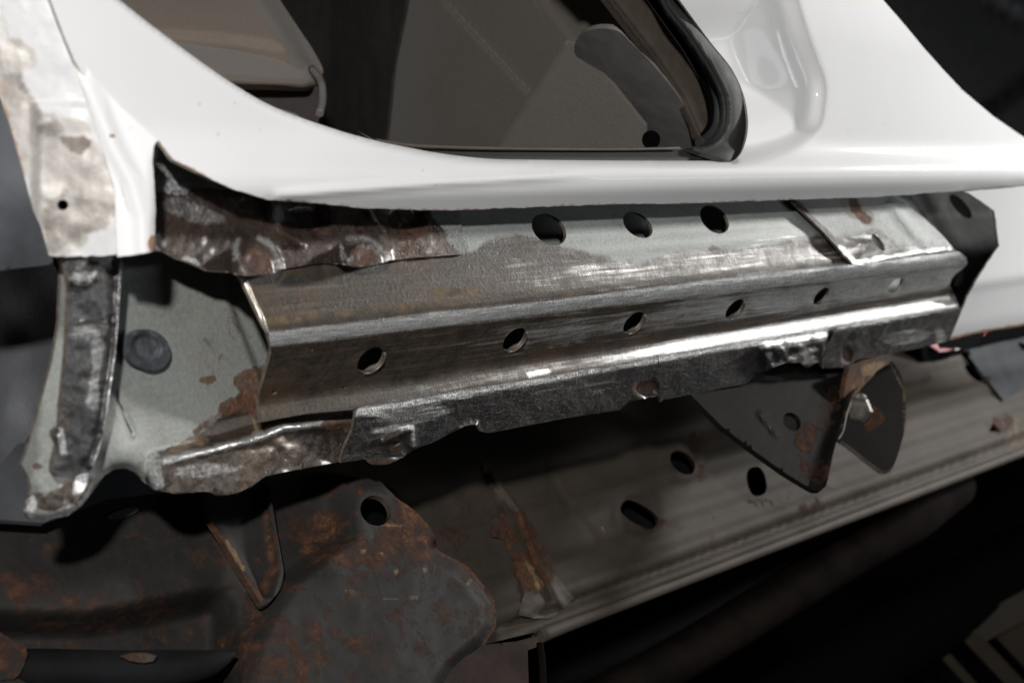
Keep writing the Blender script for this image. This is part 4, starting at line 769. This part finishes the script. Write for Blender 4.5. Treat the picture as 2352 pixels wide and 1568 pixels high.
rp = sheet('rusty_plate', rp_o, RP, M_rust, frame, 7, holes=[ell(863, 1172, 37, 33, 40)], h=h_rp, th=0.004, rim_mat=M_weld, jit=2.2,
           attrs={'rust': mx(K(0.42), spot(790, 1250, 130, 70, 10, 0.5, 3, 0.85), spot(930, 1230, 80, 90, 30, 0.5, 4, 0.85), lambda x, y: 1.0 * (1 - sstep(0, 26, dline(x, y, rp_o[4:17]))), spot(640, 1500, 200, 120, 0, 0.6, 5, 0.62), spot(160, 1400, 160, 60, 0, 0.6, 6, 0.60), spot(620, 1330, 40, 40, 0, 0.5, 7, 0.9), spot(350, 1390, 60, 40, 0, 0.5, 8, 0.75), spot(60, 1340, 70, 50, 0, 0.5, 9, 0.7), spot(500, 1220, 60, 90, 0, 0.5, 10, 0.5)),
                  'ochre': mx(spot(910, 1315, 7, 11, 0, 0.3, 3, 0.55, 0.7), spot(835, 1265, 9, 7, 0, 0.3, 4, 0.55, 0.7), spot(875, 1270, 9, 8, 0, 0.3, 5, 0.55, 0.7), spot(975, 1308, 7, 9, 0, 0.3, 5, 0.55, 0.7), spot(1078, 1335, 8, 10, 30, 0.3, 6, 0.55, 0.7), spot(905, 1205, 30, 7, 0, 0.4, 6, 0.6), spot(810, 1360, 26, 10, 0, 0.5, 8, 0.4), streak([(550, 1260), (590, 1330)], 5, 4, 3, 0.5), streak([(880, 1375), (960, 1370)], 5, 5, 9, 0.5), spot(490, 1490, 60, 20, 0, 0.6, 12, 0.3))})
tag(rp, 'black front plate of the frame, blistered with orange rust, with one round hole')
sheet('hole_backing', ell(863, 1172, 70, 60, 0), Plane3((800, 1172, 0.94), (900, 1172, 0.95), (860, 1250, 0.94)), M_sealdark, frame, 12, th=0.002)  # dark fill for the shade seen through the round hole
GP = Plane3((500, 1200, 0.826), (640, 1200, 0.851), (600, 1380, 0.818))
gu_o = catmull([(460, 1100), (608, 1085), (622, 1140), (634, 1210), (648, 1290), (651, 1320), (644, 1350), (628, 1372), (612, 1390), (600, 1386), (575, 1345), (540, 1290), (505, 1230), (478, 1190)], 4)
gu = sheet('gusset', gu_o, GP, M_rust, frame, 5, th=0.004, rim_mat=M_weld,
           h=lambda x, y: 0.006 * np.exp(-(dline(x, y, [(478, 1190), (540, 1290), (600, 1386), (628, 1372), (646, 1310), (620, 1130)]) / 13) ** 2),
           attrs={'rust': mx(lambda x, y: 1.0 * np.exp(-(dline(x, y, [(487, 1200), (545, 1290), (600, 1375)]) / 10) ** 2), lambda x, y: 1.0 * np.exp(-(dline(x, y, [(606, 1130), (622, 1220), (630, 1300), (605, 1350)]) / 22) ** 2) * (0.6 + 0.6 * fbm(x, y, 20, 3)), K(0.3)), 'ochre': streak([(520, 1240), (560, 1305)], 6, 4, 5, 0.6)})
tag(gu, 'rust-edged triangular gusset above the front plate')
tb_ = tube('cross_tube', [at(-420, 1515, 0.73), at(-120, 1530, 0.76), at(100, 1535, 0.765), at(300, 1537, 0.77), at(440, 1530, 0.775), at(500, 1515, 0.78), at(540, 1500, 0.785)], [0.0095, 0.0095, 0.0095, 0.009, 0.006, 0.001], M_black, frame, 16)
tag(tb_, 'smooth black tube along the bottom left with a pointed end')
fk = sheet('flaked_patch', [(-80, 1430), (0, 1452), (30, 1468), (58, 1480), (64, 1500), (58, 1522), (44, 1548), (30, 1560), (-80, 1566)], Plane3((0, 1450, 0.752), (60, 1500, 0.755), (0, 1560, 0.748)), M_rust, frame, 5, jit=2, th=0.004,
      h=lambda x, y: 0.004 * (fbm(x, y, 30, 71, 3) - 0.5), attrs={'rust': K(0.6), 'ochre': K(0)})
tag(fk, 'cracked flaking piece in the lower left corner')
sheet('flaked_patch', [(275, 1505), (300, 1499), (330, 1498), (360, 1506), (352, 1518), (330, 1522), (300, 1518)], Plane3((280, 1500, 0.757), (360, 1500, 0.76), (300, 1540, 0.757)), M_weld, frame, 4, jit=1.5, th=0.002, attrs={'rust': K(0.8), 'ochre': K(0)})
tag(sheet('lobe_tab', ell(283, 1178, 38, 9, -16), Plane3((250, 1180, 0.80), (320, 1180, 0.81), (280, 1220, 0.80)), M_liner, frame, 6, th=0.004), 'small pale tab in the shadow under the scalloped edge')
sheet('shaded_plate', [(40, 1020), (110, 1000), (420, 1020), (420, 1120), (250, 1140), (100, 1200), (-45, 1190), (-45, 1120)], Plane3((100, 1100, 0.765), (400, 1100, 0.82), (200, 1180, 0.77)), M_linerdark, frame, 9, th=0.003)

# lower hanger in the middle
hg = sheet('hanger_plate', [(1000, 1560), (1050, 1520), (1110, 1480), (1200, 1470), (1212, 1480), (1216, 1640), (980, 1640)], Plane3((1050, 1500, 0.90), (1200, 1480, 0.93), (1150, 1600, 0.90)), plain('maroon_brown_steel', (0.028, 0.019, 0.017), 0.85, 0, 0.35, 60, 0.5, spec=0.1), frame, 8, th=0.003)
tag(hg, 'brown-red hanger plate below the rail')
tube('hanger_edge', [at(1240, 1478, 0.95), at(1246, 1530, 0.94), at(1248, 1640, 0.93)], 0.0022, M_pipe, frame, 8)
sheet('underside_flange', [(1095, 1500), (1236, 1462), (1240, 1482), (1100, 1534), (1060, 1556)], Plane3((1100, 1510, 0.93), (1236, 1470, 0.96), (1100, 1550, 0.93)), M_rail, frame, 8, th=0.003, attrs={'rust': K(0.5), 'ochre': K(0)})

# body mount bracket: two triangular legs and a top tab
tp = sheet('mount_bracket', [(1950, 845), (1985, 830), (2030, 815), (2048, 822), (2040, 838), (2015, 850), (2005, 865), (1985, 885), (1965, 905), (1950, 930), (1942, 950), (1938, 900)], Plane3((1950, 850, 1.27), (2040, 825, 1.34), (1945, 940, 1.27)), M_weld, frame, 5, th=0.004, jit=1.5,
           attrs={'rust': K(0.9), 'ochre': mx(spot(2005, 845, 40, 18, -20, 0.4, 3, 0.6), spot(1975, 890, 20, 26, 0, 0.4, 4, 0.45))})
tag(tp, 'black rusty two-legged mount bracket with an orange tab')
brk = tp
B1 = Plane3((1650, 950, 1.115), (1900, 900, 1.265), (1870, 1110, 1.155))
b1_o = [(1560, 880), (1640, 868), (1750, 830), (1850, 800), (1960, 800), (2032, 828), (2010, 842), (1985, 868), (1960, 905), (1944, 950), (1936, 990), (1922, 1010), (1912, 1050), (1903, 1095), (1897, 1116), (1886, 1126), (1872, 1126), (1850, 1114), (1800, 1083), (1740, 1040), (1660, 980), (1600, 920)]
l1 = sheet('leg', b1_o, B1, M_brk, brk, 7, holes=[ell(1819, 968, 23, 18, 50)], th=0.004, rim_mat=M_brk,
           h=lambda x, y: 0.010 * sstep(60, 0, dline(x, y, [(2010, 842), (1960, 905), (1936, 990), (1903, 1095)])) ** 2 + 0.002 * np.exp(-(dline(x, y, [(1745, 950), (1785, 1000)]) / 6) ** 2) + 0.0015 * (fbm(x, y, 60, 5, 3) - 0.5),
           attrs={'rust': mx(spot(1850, 1000, 26, 36, 0, 0.5, 3, 1.1), spot(1900, 950, 30, 60, 20, 0.5, 4, 0.8), spot(1870, 1080, 40, 40, 0, 0.5, 5, 0.7), spot(1960, 850, 40, 20, 0, 0.5, 6, 0.9)), 'ochre': mx(streak([(1745, 950), (1785, 1000)], 3, 2, 3, 0.5), streak([(2030, 830), (1980, 870), (1945, 940), (1925, 1005)], 3, 2, 4, 0.5))})
tag(l1, 'front triangular leg of the bracket with a round hole')
B2 = Plane3((2050, 900, 1.36), (1960, 980, 1.30), (2030, 1070, 1.27))
b2_o = catmull([(2030, 824), (2052, 834), (2068, 858), (2077, 895), (2081, 940), (2078, 985), (2068, 1025), (2056, 1062), (2046, 1076), (2028, 1080), (2005, 1066), (1960, 1030), (1905, 985), (1900, 930), (1950, 860)], 4)
l2 = sheet('leg', b2_o, B2, M_brk, brk, 6, holes=[ell(1985, 935, 12, 10, 40)], th=0.004, rim_mat=M_cutdark,
           attrs={'rust': mx(spot(2000, 960, 26, 30, 0, 0.5, 3, 1.2), K(0.2)), 'ochre': lambda x, y: 0.6 * np.exp(-(dline(x, y, [(2040, 828), (2077, 895), (2078, 985)]) / 4) ** 2)})
tube('worn_edge', [b + (CAM - b) / np.linalg.norm(CAM - b) * 0.001 for b in [B1(np.array(float(x)), np.array(float(y))) for x, y in [(2026, 830), (2008, 843), (1984, 868), (1960, 905), (1944, 950), (1935, 990), (1922, 1012)]]], [0.0008, 0.0011, 0.0011, 0.0008], M_trim2, l1, 8)
tag(l2, 'rear leg of the bracket with a pale worn edge')
bolt = tube('bolt', [at(1945, 950, 1.30), at(1962, 925, 1.30), at(1975, 902, 1.30)], [0.006, 0.0075, 0.0065], M_bolt, brk, 10)
nut = lathe('nut', at(1978, 940, 1.295), -FWD - RIGHT * 0.6, [(0.0095, 0), (0.0105, 0.002), (0.0105, 0.008), (0.008, 0.010)], M_bolt, brk, hexa=True)
for q in (bolt, nut): tag(q, 'dirty zinc ' + q.name.split('.')[0] + ' between the bracket legs')

# pipes below the rail
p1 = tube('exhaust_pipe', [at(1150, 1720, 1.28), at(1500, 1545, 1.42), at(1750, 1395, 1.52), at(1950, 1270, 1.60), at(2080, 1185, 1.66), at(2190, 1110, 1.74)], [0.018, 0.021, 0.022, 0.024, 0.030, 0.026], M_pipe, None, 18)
tag(p1, 'long dark brown pipe running diagonally under the frame rail', 'pipe')
p2 = tube('brake_line', [at(1180, 1600, 1.5), at(1500, 1460, 1.62), at(1800, 1320, 1.75), at(2100, 1180, 1.9)], 0.014, M_black, None, 12)
tag(p2, 'thin black line behind the brown pipe below the rail', 'pipe')
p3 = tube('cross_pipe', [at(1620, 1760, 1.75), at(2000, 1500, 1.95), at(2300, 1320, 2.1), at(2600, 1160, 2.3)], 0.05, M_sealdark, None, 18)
tag(p3, 'fat black pipe in deep shadow at the lower right', 'pipe')
# wooden crate corner at the lower right
crate = thing('wooden_crate', at(2340, 1540, 2.0), 'pale wooden crate out of focus in the lower right corner', 'crate')
def plank(p, q, wd, th, z0, z1, name='plank'):
    a = at(*p, z0); b = at(*q, z1); L = b - a; s = np.cross(nrm(L), FWD); s = nrm(s)
    return box(name, a - s * wd / 2, (L, s * wd, FWD * th), M_wood, crate, 0.002)
plank((2352 + 60, 1360), (2240, 1450), 0.035, 0.02, 2.05, 2.0)
plank((2215, 1445), (2400, 1640), 0.020, 0.02, 2.0, 1.95)
plank((2290, 1400), (2480, 1600), 0.050, 0.02, 2.06, 2.0)
plank((2150, 1480), (2330, 1680), 0.012, 0.02, 2.0, 1.95)
# red and white reflector piece under the white corner
rt = thing('reflector', at(2205, 788, 1.75), 'small red and white striped reflector peeking out under the white corner', 'reflector')
RFp = Plane3((2160, 790, 1.72), (2260, 780, 1.78), (2200, 830, 1.74))
sheet('red_band', [(2100, 770), (2300, 730), (2236, 792), (2210, 800), (2160, 808)], RFp, M_red, rt, 8, th=0.003)
sheet('white_band', [(2194, 770), (2206, 768), (2206, 800), (2194, 804)], off(RFp, 0.003), M_whitep, rt, 6, th=0.001)
